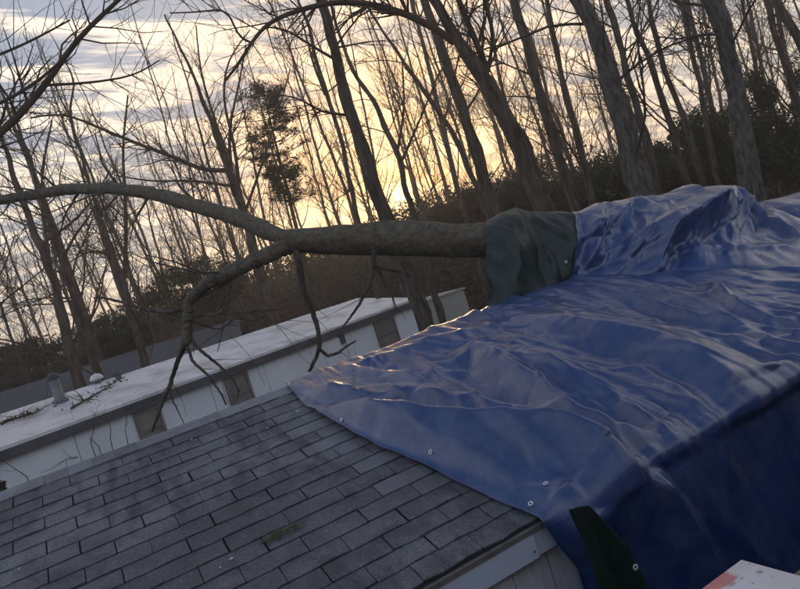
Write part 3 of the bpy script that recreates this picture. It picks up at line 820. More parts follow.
g = np.random.default_rng(11)
MAIN = [
    ('bare_tree', 'slim dark trunk crossing behind the fallen trunk just left of the sunset glow',
     [(322, 0), (333, 45), (350, 110), (367, 165), (385, 215), (405, 265), (428, 330)], [10, 12, 14, 16, 17, 19, 21], 11.5, [([(336, 60), (310, 45), (285, 28), (262, 27)], (4, 2), 11), ([(345, 115), (320, 112), (300, 98), (280, 95)], (4, 1.5), 11)], BARK, 14),
    ('bare_tree', 'leaning forked tree whose long limb arches left across the top of the frame',
     [(435, 0), (455, 37), (482, 75), (503, 115), (523, 153), (533, 177), (545, 210)], [11, 13, 19, 20, 21, 22, 23], 10.5,
     [([(454, 42), (438, 30), (420, 20), (401, 12), (367, 3), (333, 2), (306, 8), (279, 17), (262, 28), (250, 45), (240, 62), (226, 80)], (10, 3), 9.5), ([(488, 72), (476, 41), (460, 5), (452, -25)], (9, 6), 10.5), ([(488, 72), (494, 34), (484, 0), (478, -30)], (5, 3), 10.5), ([(250, 42), (238, 38), (228, 8), (200, 12), (170, 13)], (3, 1.5), 9.5)], BARK, 15),
    ('bare_tree', 'straight dark trunk between the forked leaning tree and the sunset gap',
     [(424, 0), (438, 37), (455, 95), (469, 129), (482, 170), (494, 215)], [9, 10, 12, 13, 14, 15], 13, [], BARK, 17),
    ('bare_tree', 'medium dark trunk rising behind the green end of the tarp',
     [(514, 0), (530, 58), (544, 109), (561, 163), (575, 208)], [9, 10, 11, 12, 13], 14, [], BARK, 17),
    ('bare_tree', 'thickest grey trunk standing behind the middle of the tarp',
     [(581, 0), (598, 37), (615, 95), (628, 143), (642, 193), (650, 230)], [18, 20, 22, 25, 28, 30], 9.5, [([(612, 85), (640, 62), (668, 45), (700, 36)], (4, 2), 9)], BARK_PALE, 14),
    ('bare_tree', 'thick pale grey trunk behind the right side of the tarp',
     [(713, 0), (724, 41), (734, 88), (744, 143), (754, 190), (760, 230)], [18, 19, 20, 22, 24, 25], 9.0, [([(718, 35), (700, 34), (680, 40), (655, 36)], (3, 1.5), 9)], BARK_PALE, 14),
    ('bare_tree', 'slim trunk near the top right corner, left of a twin',
     [(766, -5), (778, 41), (795, 92), (806, 140)], [6, 7, 8, 9], 15, [], BARK, 16),
    ('bare_tree', 'trunk cutting the top right corner of the frame',
     [(776, -5), (800, 46), (822, 100), (842, 150)], [9, 10, 11, 12], 14, [], BARK, 16),
    ('bare_tree', 'thin dark trunk right beside the thickest grey trunk',
     [(607, 0), (621, 45), (634, 95), (646, 140), (658, 185)], [7, 7, 8, 9, 9], 13, [], BARK, 16),
    ('bare_tree', 'thin trunk midway between the two pale grey trunks',
     [(628, 0), (645, 50), (662, 100), (676, 145), (690, 190)], [5, 6, 7, 8, 8], 15, [], BARK, 17),
    ('bare_tree', 'crooked slender trunk with low boughs left of the right pale trunk',
     [(648, 0), (660, 55), (676, 100), (686, 125), (702, 180)], [5, 6, 6, 7, 8], 16, [], BARK, 17),
    ('bare_tree', 'slender trunk close on the left side of the right pale trunk',
     [(684, 0), (692, 45), (700, 95), (712, 150), (720, 190)], [4, 4, 5, 6, 6], 17, [], BARK, 17),
    ('bare_tree', 'slender trunk left of the thickest trunk with upswept branches',
     [(546, 0), (556, 50), (566, 100), (580, 150), (592, 200)], [5, 6, 6, 7, 8], 16, [], BARK, 17),
    ('bare_tree', 'thin pole-like trunk in front of the sunset glow',
     [(330, -5), (343, 51), (377, 109), (397, 153), (408, 197), (418, 235)], [3, 4, 6, 7, 7, 8], 17, [([(397, 153), (405, 110), (402, 60)], (4, 2), 17), ([(400, 165), (420, 120), (440, 70)], (4, 1.5), 17)], BARK, 16),
    ('bare_tree', 'very thin double trunk left of the dark slim trunk',
     [(300, 0), (309, 30), (323, 85), (340, 136), (353, 197), (362, 235)], [3, 4, 5, 5, 6, 6], 17, [([(325, 95), (312, 60), (302, 20)], (3, 2), 17)], BARK, 17),
    ('bare_tree', 'thin trunk leaning left under the arching limb',
     [(360, -5), (384, 34), (425, 92), (455, 136), (478, 190)], [3, 3, 5, 6, 6], 18, [], BARK, 15),
    ('bare_tree', 'broad many-stemmed bare tree with fanned branches above the fallen limb',
     [(165, 15), (186, 60), (205, 105), (222, 150), (238, 195), (252, 240), (262, 280)], [2, 3, 5, 7, 10, 12, 13], 19,
     [([(232, 180), (228, 130), (238, 90), (246, 45)], (5, 1.5), 19), ([(235, 185), (215, 120), (200, 75), (196, 25)], (5, 1.5), 18.5), ([(240, 200), (236, 150), (222, 100), (226, 60), (250, 30)], (5, 1.5), 19.5), ([(228, 170), (204, 172), (177, 158), (143, 146), (102, 129), (62, 112), (30, 118)], (6, 2), 17.5), ([(244, 215), (262, 165), (276, 120), (290, 70)], (4, 1.5), 19), ([(232, 186), (190, 180), (150, 182), (115, 175)], (4, 1.5), 18)], BARK, 0),
    ('bare_tree', 'bare tree with clustered trunks at the far left behind the white roof',
     [(-10, 95), (5, 150), (20, 195), (34, 230), (50, 270), (66, 330), (74, 365)], [4, 5, 7, 8, 9, 11, 12], 16, [([(52, 275), (44, 225), (40, 180), (52, 120)], (5, 2), 16), ([(40, 245), (70, 225), (90, 205), (110, 170)], (4, 1.5), 16)], BARK, 14),
    ('bare_tree', 'dark twin trunk right of the clustered trunks at far left',
     [(12, 110), (30, 160), (45, 205), (60, 255), (78, 312), (90, 350)], [3, 4, 6, 7, 8, 9], 17, [([(62, 262), (74, 235), (92, 215), (104, 180)], (4, 1.5), 17)], BARK, 13),
    ('bare_tree', 'forked slender tree left of the dark evergreen shrub',
     [(70, 120), (84, 165), (97, 208), (112, 250), (124, 285), (134, 325)], [3, 4, 5, 6, 8, 9], 18, [([(124, 285), (126, 250), (126, 204), (122, 150), (128, 95)], (6, 2), 18), ([(118, 270), (105, 250), (85, 252), (70, 262)], (4, 1.5), 18)], BARK, 13),
]
for nm, lab, px, w, dep, limbs, bark, top in MAIN:
    standing_tree(nm, lab, px, w, dep, g, limbs, bark, top, nbr=18 if w[0] < 9 else 12, rmin=.0028, lvl=3)
# a near tree left of the frame whose boughs reach in
standing_tree('bare_tree', 'bough reaching in from beyond the left edge, rising to the upper right',
              [(-135, 60), (-118, 130), (-100, 200), (-80, 290), (-60, 380)], [14, 18, 22, 26, 28], 9.0, g,
              [([(-105, 185), (-50, 165), (0, 136), (41, 92), (78, 37), (119, 0), (140, -20)], (13, 4), 8.5), ([(-110, 150), (-50, 120), (0, 105), (44, 78), (62, 60)], (7, 3), 8.5), ([(47, 85), (88, 83), (136, 76), (160, 60)], (4, 1.5), 8.5), ([(-118, 130), (-60, 75), (0, 55), (30, 42), (70, 20)], (6, 2), 8.5)], BARK, 12, nbr=24)

# ---- woods behind: a few tree shapes, copied
def wood_variant(sd):
    gg = np.random.default_rng(100 + sd)
    h = gg.uniform(14, 19); r0 = gg.uniform(.06, .13)
    n = 26; t = np.linspace(0, 1, n)
    lean = gg.normal(0, .05, 2); wob = np.cumsum(gg.normal(0, .035, (n, 2)), 0)
    path = np.stack([lean[0] * h * t + wob[:, 0], lean[1] * h * t + wob[:, 1], -.3 + h * t], -1)
    rr = r0 * (1 - t) ** .8 + .012
    tb = MB(); tb.tube(path, rr, 6)
    cb = MB()
    for i in range(34):
        tt = gg.uniform(.22, .99); k = min(int(tt * (n - 1)), n - 2)
        ax = path[k + 1] - path[k]; ax /= np.linalg.norm(ax)
        rv = gg.normal(0, 1, 3); rv -= ax * (rv @ ax); rv /= np.linalg.norm(rv)
        an_ = R(gg.uniform(25, 60)); ln = gg.uniform(1.4, 4.6) * (1.15 - .75 * tt)
        grow(cb, path[k], ax * math.cos(an_) + rv * math.sin(an_), ln, min(rr[k] * .5, .007 + ln * .0075), 3, gg, .0032, up=.1, dens=.85)
    return tb.mesh('trunk'), cb.mesh('crown')
variants = [wood_variant(i) for i in range(9)]
for t_, c_ in variants: t_.materials.append(BARK); c_.materials.append(TWIG)
gw = np.random.default_rng(23)
placed = []
SECT = [(0, 'beyond the left edge of the view'), (60, 'at the far left edge'), (140, 'above the flue pipe and roof vents'), (235, 'left of the lone pine'), (310, 'around the lone pine'), (380, 'between the pine and the slim dark trunk'), (440, 'in front of the sunset glow'), (505, 'over the dark slope right of the glow'), (580, 'behind the green end of the tarp'), (640, 'behind the thickest grey trunk'), (720, 'between the two pale grey trunks'), (800, 'right of the right pale trunk'), (1e9, 'beyond the right edge of the view')]
def forward_az(): return math.atan2(W[0, 2], W[1, 2])
tries = 0
while len(placed) < 115 and tries < 4000:
    tries += 1
    az = forward_az() + R(gw.uniform(-42, 42)); d = gw.uniform(23, 62)
    x, y = d * math.sin(az), d * math.cos(az)
    if any((x - a) ** 2 + (y - b) ** 2 < 2.2 ** 2 for a, b in placed): continue
    if d < 30 and abs(az - SUN_AZ) < R(3): continue
    placed.append((x, y))
    t_, c_ = variants[gw.integers(len(variants))]
    cc_ = W.T @ (np.array([x, y, gz(x, y) + 4.0]) - CAM); xp = 400 + F * cc_[0] / cc_[2]
    where = next(w_ for lim, w_ in SECT if xp < lim)
    root = thing('bare_tree', 'slender bare tree in the far woods ' + where, 'tree', (x, y, gz(x, y)), 'far bare trees ' + where)
    s = gw.uniform(.75, 1.15); root.rotation_euler = (gw.normal(0, .05), gw.normal(-.03, .06), gw.uniform(0, 6.28)); root.scale = (s, s, s)
    link('trunk', t_, None, root); link('crown', c_, None, root)

# ---- foliage masses
def leaf_cards(mb, C, size, g, aspect=1.8):
    n = len(C)
    a = g.normal(0, 1, (n, 3)); a /= np.linalg.norm(a, axis=1)[:, None]
    b = np.cross(a, g.normal(0, 1, (n, 3))); b /= np.linalg.norm(b, axis=1)[:, None]
    s = size * g.uniform(.6, 1.3, n)[:, None]
    v = np.stack([C - a * s * aspect * .5, C + b * s * .45, C + a * s * aspect * .5, C - b * s * .45], 1).reshape(-1, 3)
    mb.add(v, np.arange(4 * n).reshape(-1, 4))
def clumpy(g, n, c, r, nclump=26, cr_=.3):
    """points in clumps spread through an ellipsoid"""
    d = g.normal(0, 1, (nclump, 3)); d /= np.linalg.norm(d, axis=1)[:, None]
    cc = d * (g.uniform(.25, 1, nclump) ** .5)[:, None] * np.asarray(r) + np.asarray(c)
    sz = g.uniform(.6, 1.3, nclump)
    k = g.integers(0, nclump, n)
    off = g.normal(0, 1, (n, 3)); off /= np.linalg.norm(off, axis=1)[:, None]
    off *= (g.uniform(0, 1, n) ** .45)[:, None] * np.asarray(r) * cr_
    return cc[k] + off * sz[k][:, None], cc
def evergreen(name, label, px, py_, wpx, hpx, depth, g, n=5000, size=.09, mtl=LEAF_DARK, group=None, cat='shrub', ncl=30):
    c = at_depth(px, py_, depth); rx = wpx * .5 * depth / F; rz = hpx * .5 * depth / F
    zg = gz(c[0], c[1]); base = np.array([c[0], c[1], zg])
    root = thing(name, label, cat, base, group)
    mb = MB(); P, cc = clumpy(g, n, c - base, (rx, rx, rz), ncl)
    leaf_cards(mb, P, size, g); mb.build('foliage', mtl, root, False)
    st = MB(); top = c - base
    st.tube(smooth_path([(0, 0, -.2), (top[0] * .3, top[1] * .3, top[2] * .5), top], 8), np.linspace(.07, .03, 8) * max(1, rz * .5), 6)
    for q in cc[::2]: 
        st.tube(smooth_path([top * .55 + [0, 0, 0], (top * .6 + q) / 2 + g.normal(0, .1, 3), q], 6), np.linspace(.03, .008, 6), 4)
    st.build('stem', BARK, root)
    return root
ge = np.random.default_rng(41)
def pine_tree():
    g = np.random.default_rng(43); dep = 22.0
    pts = np.array([at_depth(x_, y_, dep) for x_, y_ in ((262, 84), (270, 120), (281, 165), (292, 210), (304, 260))])[::-1]
    foot = pts[0].copy(); foot[2] = gz(foot[0], foot[1]); path = smooth_path(np.vstack([foot - [0, 0, .2], pts]), 30)
    root = thing('pine_tree', 'lone pine with clumpy dark needles rising above the fallen trunk fork', 'pine', foot)
    tb = MB(); tb.tube(path - foot, np.linspace(.14, .02, 30), 8); tb.build('trunk', BARK, root)
    bb, nb = MB(), MB()
    for i in range(100):
        t = g.uniform(.66, 1.0); k = min(int(t * 29), 28); a = g.uniform(0, 6.28); L = g.uniform(.35, 1.15) * (1 - 6 * (t - .84) ** 2)
        d = np.array([math.cos(a), math.sin(a), g.uniform(-.1, .5)]); p0 = path[k] - foot; p1 = p0 + d * L
        bb.tube([p0, (p0 + p1) / 2 + [0, 0, -.05], p1], [.02, .014, .005], 4)
        for f in (.55, .8, 1.0):
            c = p0 + d * L * f + g.normal(0, .08, 3); n = 36
            v = g.normal(0, 1, (n, 3)); v /= np.linalg.norm(v, axis=1)[:, None]; v[:, 2] = v[:, 2] * .7 + .15
            ln = g.uniform(.14, .30, n)[:, None]; w_ = np.cross(v, g.normal(0, 1, (n, 3))); w_ /= np.linalg.norm(w_, axis=1)[:, None]
            nb.add(np.stack([c + v * .02, c + v * ln * .5 + w_ * .012, c + v * ln, c + v * ln * .5 - w_ * .012], 1).reshape(-1, 3), np.arange(4 * n).reshape(-1, 4))
    bb.build('branches', BARK, root); nb.build('needles', NEEDLE, root, False)
pine_tree()
evergreen('evergreen_shrub', 'rounded dark evergreen shrub above the white roof, left of the fallen fork', 205, 284, 110, 56, 27, ge, 22000, .055)
evergreen('evergreen_shrub', 'dark shrub at the far left edge behind the white roof', 22, 370, 90, 56, 27, ge, 16000, .055)
evergreen('evergreen_shrub', 'dark low shrub between the far left trunks and the roof vents', 110, 338, 80, 50, 28, ge, 15000, .055)
evergreen('evergreen_tree', 'dark evergreen on the slope just right of the setting sun', 462, 222, 90, 60, 28, ge, 26000, .06, cat='tree')
evergreen('evergreen_tree', 'dark evergreen behind the leaning forked tree above the green tarp', 530, 205, 90, 74, 27, ge, 26000, .06, cat='tree')
evergreen('evergreen_tree', 'dense evergreen between the two pale grey trunks', 690, 160, 120, 80, 20, ge, 24000, .05, cat='tree')
evergreen('evergreen_tree', 'dark evergreen with layered boughs at the right edge', 792, 122, 100, 130, 18, ge, 26000, .045, NEEDLE, cat='tree')
evergreen('evergreen_tree', 'wispy evergreen behind the tarp left of the right pale trunk', 600, 190, 90, 60, 22, ge, 20000, .05, NEEDLE, cat='tree')

evergreen('evergreen_tree', 'dark evergreen right behind the right pale trunk', 745, 150, 80, 90, 23, ge, 20000, .05, NEEDLE, cat='tree')
evergreen('evergreen_tree', 'dusky evergreen just right of the thickest trunk', 655, 172, 70, 60, 25, ge, 16000, .055, LEAF_DARK, cat='tree')
# undergrowth that reads as one mass over the hill
def undergrowth():
    g = np.random.default_rng(77)
    n = 90000
    az = forward_az() + R(1) * g.uniform(-44, 44, n); d = g.uniform(24, 60, n)
    x, y = d * np.sin(az), d * np.cos(az)
    hmax = 1.1 + 1.4 * np.clip(noise2(x * .22, y * .22, 5) + .35, 0, 1.2)
    z = terrain(x, y) + hmax * g.uniform(0, 1, n) ** 1.2
    mb = MB(); leaf_cards(mb, np.stack([x, y, z], -1), .15, g)
    o = mb.build('undergrowth', LEAF_DEAD, None, False); o['kind'] = 'stuff'; o['label'] = 'brown winter undergrowth covering the wooded slope'
    mb = MB(); n = 2600
    az = forward_az() + R(1) * g.uniform(-44, 44, n); d = g.uniform(22, 55, n)
    for i in range(n):
        x, y = d[i] * math.sin(az[i]), d[i] * math.cos(az[i]); z = gz(x, y) - .1
        h = g.uniform(1.2, 4.2); l = g.normal(0, .22, 2) * h
        b = g.normal(0, .1, 2)
        mb.tube([(x, y, z), (x + l[0] * .4 + b[0], y + l[1] * .4 + b[1], z + h * .5), (x + l[0], y + l[1], z + h)], np.array([.018, .012, .004]), 3)
    o = mb.build('saplings', TWIG); o['kind'] = 'stuff'; o['label'] = 'thin leafless saplings massed on the wooded slope'
undergrowth()

# ---------------------------------------------------------------- the fallen tree
ft = thing('fallen_tree', 'fallen tree lying across the roof ridge, its bare crown hanging left', 'tree', (15.2, 3.7, 0))
FTL = np.array(ft.location)
def fpart(mb, name, m):
    for i in range(len(mb.v)): mb.v[i] = mb.v[i] - FTL
    return mb.build(name, m, ft)
gf = np.random.default_rng(88)
tp = np.vstack([TR[:, :], [(12.8, 4.15, 1.6), (14.6, 3.8, .45), (15.3, 3.65, .05)]])
path = smooth_path(tp, 240); tr_ = np.interp(np.linspace(0, 1, 240), [0, .035, .08, .145, .18, .45, .8, 1], [.095, .15, .165, .155, .115, .115, .19, .28]) * (1 + .06 * noise2(np.arange(240) * .12, np.zeros(240), 7))
mb = MB(); mb.tube(path, tr_, 20, cap=True, rough=.14, seed=5); fpart(mb, 'trunk', BARK_FALLEN)
mb = MB()
for i in range(26):
    a = gf.uniform(0, 6.28); d = np.array([.55 + gf.normal(0, .2), math.cos(a), math.sin(a)]); L = gf.uniform(.5, 1.2)
    p0 = np.array([15.25, 3.67, .08]); mb.tube([p0, p0 + d * L * .5 + gf.normal(0, .06, 3), p0 + d * L + gf.normal(0, .1, 3)], [.09, .05, .015], 6)
fpart(mb, 'roots', BARK)
FORK = TR[0]
def fb(pxd, w, sides=10, twigs=8, L=(.4, 1.2), lvl=2, name='branch', down=0.0, start=None, m=BARK_FALLEN, rmin=.004):
    pts = np.array([at_depth(px, py, d) for px, py, d in pxd])
    if start is not None: pts = np.vstack([start, pts])
    dd = np.array([d for *_, d in pxd]); dd = np.concatenate([[dd[0]], dd]) if start is not None else dd
    n = max(24, len(pts) * 9); sp = smooth_path(pts, n); sp[1:-1] += (.012 if w[0] > 12 else .005) * np.stack([noise2(np.arange(n) * .5, np.full(n, a_), int(gf.integers(90))) for a_ in (1., 4., 8.)], -1)[1:-1]
    thin = w[0] < 12
    if thin: w = (w[0] * .8, w[1] * .55)
    r = np.linspace(w[0], w[1], n) * .5 * np.interp(np.linspace(0, 1, n), np.linspace(0, 1, len(dd)), dd) / F * (1 + (.05 if thin else .10) * noise2(np.arange(n) * .3, np.zeros(n), int(gf.integers(99))))
    b = MB(); b.tube(sp, r, sides, cap=True, rough=.15 if w[0] > 12 else .05, seed=int(gf.integers(999)))
    for i in range(int(twigs * 1.1)):
        k = gf.integers(n // 5, n - 1); ax = sp[k] - sp[k - 1]; ax /= np.linalg.norm(ax)
        rv = gf.normal(0, 1, 3); rv -= ax * (rv @ ax); rv /= np.linalg.norm(rv)
        grow(b, sp[k], ax * .75 + rv * .7, gf.uniform(*L), max(r[k] * .20, .0042), lvl, gf, rmin, up=down)
    return fpart(b, name, BARK if w[0] < 12 else m)
dF = float((W.T @ (FORK - CAM))[2])
fpx = (W.T @ (FORK - CAM)); fpx = (400 + F * fpx[0] / fpx[2], 294.5 + F * fpx[1] / fpx[2])
print('fork px', fpx, dF)
# upper limb, curving left across the frame
fb([(286, 240, dF), (262, 228, dF + .2), (230, 215, dF + .5), (190, 204, dF + .9), (150, 193, dF + 1.2), (110, 188, dF + 1.5), (70, 189, dF + 1.7), (30, 195, dF + 1.9), (-10, 202, dF + 2.0), (-60, 205, dF + 2.1), (-130, 216, dF + 2.2), (-200, 236, dF + 2.3)], (18, 4), 12, 12, (.6, 1.8), 3, start=TR[0] + (TR[1] - TR[0]) * .15)
# lower limb, bending down over the white roof
fb([(286, 246, dF), (265, 256, dF - .1), (240, 268, dF - .1), (215, 280, dF - .1), (198, 290, dF - .1), (189, 302, dF - .1), (188, 318, dF - .1), (187, 335, dF - .1), (186, 345, dF - .1)], (19, 9), 12, 6, (.5, 1.2), 2, start=TR[0] + (TR[1] - TR[0]) * .15)
fb([(186, 343, dF - .1), (178, 360, dF), (170, 385, dF), (160, 410, dF), (152, 432, dF)], (7, 4), 8, 4, (.2, .5), 1)
fb([(187, 346, dF - .1), (193, 362, dF - .1), (208, 375, dF - .15), (222, 395, dF - .2), (226, 405, dF - .2)], (4.5, 3), 7, 2, (.2, .4), 1)
fb([(188, 335, dF - .1), (200, 350, dF - .1), (215, 362, dF - .15), (230, 375, dF - .2), (240, 392, dF - .2)], (5, 3), 7, 3, (.2, .5), 1)
fb([(173, 378, dF), (170, 395, dF - .05), (180, 415, dF - .1), (184, 424, dF - .1)], (3, 1.5), 6, 0)
fb([(189, 306, dF - .1), (170, 312, dF), (148, 310, dF + .2), (125, 303, dF + .4), (105, 298, dF + .5), (94, 298, dF + .6)], (7, 3.5), 8, 6, (.4, .9), 2, down=-.05)
fb([(128, 304, dF + .4), (134, 316, dF + .4), (140, 326, dF + .4), (130, 345, dF + .4)], (3, 1.2), 6, 3, (.2, .5), 1)
fb([(190, 318, dF - .1), (215, 314, dF - .2), (250, 312, dF - .3), (280, 310, dF - .4)], (3.5, 1.5), 6, 6, (.4, .9), 2, down=-.08)
fb([(192, 322, dF - .1), (220, 330, dF - .1), (235, 318, dF - .1), (262, 322, dF - .1)], (3.5, 1.5), 6, 6, (.3, .8), 2, down=-.1)
# branch hanging straight down in front of the pale wall
dB = dF - .15
fb([(296, 250, dF), (300, 268, dB), (303, 290, dB), (313, 312, dB), (318, 330, dB), (320, 345, dB), (316, 358, dB), (309, 372, dB)], (10, 6), 10, 3, (.2, .5), 1, down=-.1)
fb([(320, 350, dB), (328, 356, dB), (338, 353, dB), (347, 346, dB), (356, 341, dB)], (5, 2.5), 8, 1, (.1, .3), 1)
fb([(318, 342, dB), (310, 341, dB), (302, 347, dB)], (3, 1.5), 6, 0)
# branch further right, forked twigs over the gable
dC = dF - .55
fb([(374, 250, dC), (374, 266, dC), (369, 285, dC), (360, 303, dC), (350, 318, dC), (342, 328, dC), (338, 338, dC)], (7, 2.5), 8, 3, (.2, .6), 1, down=-.06)
fb([(374, 262, dC), (381, 275, dC), (386, 286, dC), (393, 298, dC), (397, 312, dC)], (5, 2), 8, 4, (.2, .5), 1, down=-.1)
fb([(376, 266, dC), (388, 270, dC), (402, 272, dC), (415, 277, dC), (425, 284, dC)], (4.5, 1.8), 7, 3, (.2, .5), 1)
fb([(386, 240, dC), (372, 232, dC + .2), (376, 222, dC + .3), (366, 205, dC + .5)], (4, 1.5), 7, 3, (.3, .8), 1, down=.1)
for (x0, y0, d0), (x1, y1, d1) in (((250, 222, dF + .4), (225, 150, dF + .8)), ((200, 205, dF + .9), (170, 160, dF + 1.4)), ((120, 188, dF + 1.5), (95, 130, dF + 1.8)), ((60, 190, dF + 1.8), (20, 140, dF + 2.2)), ((150, 194, dF + 1.2), (130, 240, dF + 1.2)), ((80, 190, dF + 1.7), (60, 235, dF + 1.6))):
    fb([(x0, y0, d0), ((x0 + x1) / 2 - 6, (y0 + y1) / 2 + 4, (d0 + d1) / 2), (x1, y1, d1)], (4, 1.5), 7, 8, (.4, 1.0), 2, down=.02)

# ---------------------------------------------------------------- the neighbouring mobile home
E1 = np.array([.93, .37, 0]); E1 /= np.linalg.norm(E1); M1 = np.array([E1[1], -E1[0], 0])
N0 = np.array([-1.49, 13.0, 0.0])
RZ, EZ, HW = CZ - .16, CZ - .58, 2.05
LA, LB = -7.0, 8.75
nh = thing('mobile_home', 'long pale mobile home with dirty white roof beyond the shingle ridge', 'house', N0)
def nloc(v):   # local (l along, m toward the camera, z) -> world minus root
    v = np.asarray(v, float); return v[..., :1] * E1 + v[..., 1:2] * M1 + v[..., 2:3] * np.array([0, 0, 1])
def npart(mb, name, m, parent=None, smooth=False):
    return mb.build(name, m, parent or nh, smooth)
def on_wall(px, py, mm=HW - .10):
    r = ray(px, py); p0 = N0 + M1 * mm
    t = ((p0 - CAM) @ M1) / (r @ M1); p = CAM + r * t - N0
    return p @ E1, p[2]
def on_nroof(px, py):
    nrm = np.cross(E1, M1 * HW + np.array([0, 0, EZ - RZ])); p0 = N0 + np.array([0, 0, RZ])
    r = ray(px, py); t = ((p0 - CAM) @ nrm) / (r @ nrm); p = CAM + r * t - N0
    return p @ E1, p @ M1, p[2]
mb = MB(); secn = [(HW, EZ), (0, RZ), (-HW, EZ), (-HW, EZ - .05), (0, RZ - .06), (HW, EZ - .05)]
P = np.array([nloc([(l, m_, z_) for m_, z_ in secn]) for l in (LA, LB + .12)]); k = 6
mb.add(P.reshape(-1, 3), [(i, (i + 1) % k, k + (i + 1) % k, k + i) for i in range(k)] + [(0, 5, 4, 1), (1, 4, 3, 2), (k, k + 1, k + 4, k + 5), (k + 1, k + 2, k + 3, k + 4)])
nroof = npart(mb, 'roof', NEIGH_ROOF)
mb = MB(); mb.box((LA, HW - .03, EZ - .19), (LB + .1, HW + .012, EZ - .052), nloc); npart(mb, 'eave_trim', NEIGH_DARK)
mb = MB(); mb.box((LA, HW - .22, 0.0), (LB, HW - .12, EZ - .06), nloc); npart(mb, 'wall_core', NEIGH_DARK)
l = LA
while l < LB - .01:
    l2 = min(l + 1.22, LB); mb = MB(); mb.box((l + .006, HW - .118, .75), (l2 - .006, HW - .10, EZ - .195), nloc); npart(mb, 'wall_panel', NEIGH_WALL)
    mb = MB(); mb.box((l + .006, HW - .118, .0), (l2 - .006, HW - .105, .74), nloc); npart(mb, 'skirting_panel', GALV)
    l = l2
mb = MB(); mb.box((LB - .1, -HW + .1, 0), (LB - .001, HW - .13, EZ - .06), nloc); mb.box((LA, -HW + .1, 0), (LA + .1, HW - .13, EZ - .06), nloc); mb.box((LA, -HW + .1, 0), (LB, -HW + .2, EZ - .06), nloc); npart(mb, 'end_wall', NEIGH_WALL)
mb = MB()
for ll in (LA + .02, LB - .02):
    mb.add(nloc([(ll, -HW + .1, EZ - .06), (ll, HW - .12, EZ - .06), (ll, 0, RZ - .06), (ll + .015, -HW + .1, EZ - .06), (ll + .015, HW - .12, EZ - .06), (ll + .015, 0, RZ - .06)]), [(0, 1, 4, 3), (1, 2, 5, 4), (2, 0, 3, 5)], [(0, 2, 1), (3, 4, 5)])
npart(mb, 'gable', NEIGH_WALL)
def window(pxl, pxr, w_extra=0.0, rows=3, h=1.0, lab=None, top=None):
    l0, z0 = on_wall(*pxl); l1, z1 = on_wall(*pxr); zt = min(z0, z1) if top is None else top
    zt = EZ - .22
    f = MB()
    for a, b_ in (((l0, HW - .1005, zt - .05), (l1, HW - .055, zt)), ((l0, HW - .1005, zt - h), (l1, HW - .055, zt - h + .05)), ((l0, HW - .1005, zt - h + .05), (l0 + .05, HW - .055, zt - .05)), ((l1 - .05, HW - .1005, zt - h + .05), (l1, HW - .055, zt - .05))):
        f.box(a, b_, nloc)
    fo = npart(f, 'window', WINFRAME)
    ph = (h - .1) / rows
    for i in range(rows):
        p = MB(); p.box((l0 + .05, HW - .0995, zt - .05 - (i + 1) * ph + .018), (l1 - .05, HW - .085, zt - .05 - i * ph - .018), nloc); npart(p, 'pane', GLASS_DULL, fo)
        if i:
            p = MB(); p.box((l0 + .05, HW - .0995, zt - .05 - i * ph - .016), (l1 - .05, HW - .065, zt - .05 - i * ph + .016), nloc); npart(p, 'window_bar', WINFRAME, fo)
    return l0, l1, zt
window((131, 412), (157, 402)); window((220, 372), (243, 363))
a, b_, zt = window((371, 319), (391, 312))
p = MB(); p.box((a + .06, HW - .083, zt - .80), (b_ - .06, HW - .07, zt - .62), nloc); npart(p, 'red_panel', RED)
dl0, _ = on_wall(321, 345); dl1, _ = on_wall(338, 338)
p = MB(); p.box((dl0, HW - .0995, .8), (dl1, HW - .06, EZ - .24), nloc); dr = npart(p, 'door', WHITE_DOOR)
p = MB(); p.box((dl1 - .09, HW - .059, 1.75), (dl1 - .05, HW - .03, 1.85), nloc); npart(p, 'handle', GALV, dr)
p = MB(); p.box((dl1 + .02, HW - .0995, EZ - .40), (dl1 + .12, HW - .02, EZ - .22), nloc); npart(p, 'porch_lamp', NEIGH_DARK)
# stove pipe and two roof vents
def lathe(mb, prof, c, k=14):
    an = np.arange(k) * 2 * math.pi / k
    P = np.array([[(c[0] + r_ * math.cos(a_), c[1] + r_ * math.sin(a_), c[2] + z_) for a_ in np.append(an, an[0])] for r_, z_ in prof])
    mb.grid(P)
l, m_, z_ = on_nroof(61, 402); c = nloc([(l, m_, z_)])[0]
vp = thing('stove_pipe', 'grey tapered flue pipe standing on the white roof', 'flue pipe', N0 + c)
p = MB(); lathe(p, [(.0, -.05), (.13, -.05), (.13, .04), (.085, .08), (.075, .42)], (0, 0, 0)); p.build('pipe', GALV, vp)
p = MB(); lathe(p, [(.075, .40), (.11, .42), (.11, .45), (.05, .52), (0, .54)], (0, 0, 0)); p.build('cap', NEIGH_DARK, vp)
for px, py, rr_v, mt, lab in ((98, 383, .12, NEIGH_ROOF, 'low pale domed vent on the white roof'), (119, 379, .10, NEIGH_DARK, 'small dark roof vent right of the pale domed one')):
    l, m_, z_ = on_nroof(px, py); c = nloc([(l, m_, z_)])[0]
    rv_ = thing('roof_vent', lab, 'vent', N0 + c)
    p = MB(); lathe(p, [(0, -.05), (rr_v * .6, -.05), (rr_v * .6, .08)], (0, 0, 0)); p.build('collar', GALV, rv_)
    p = MB(); lathe(p, [(rr_v * .6, .06), (rr_v, .065), (rr_v, .10), (rr_v * .7, .16), (0, .19)], (0, 0, 0)); p.build('dome', mt, rv_)
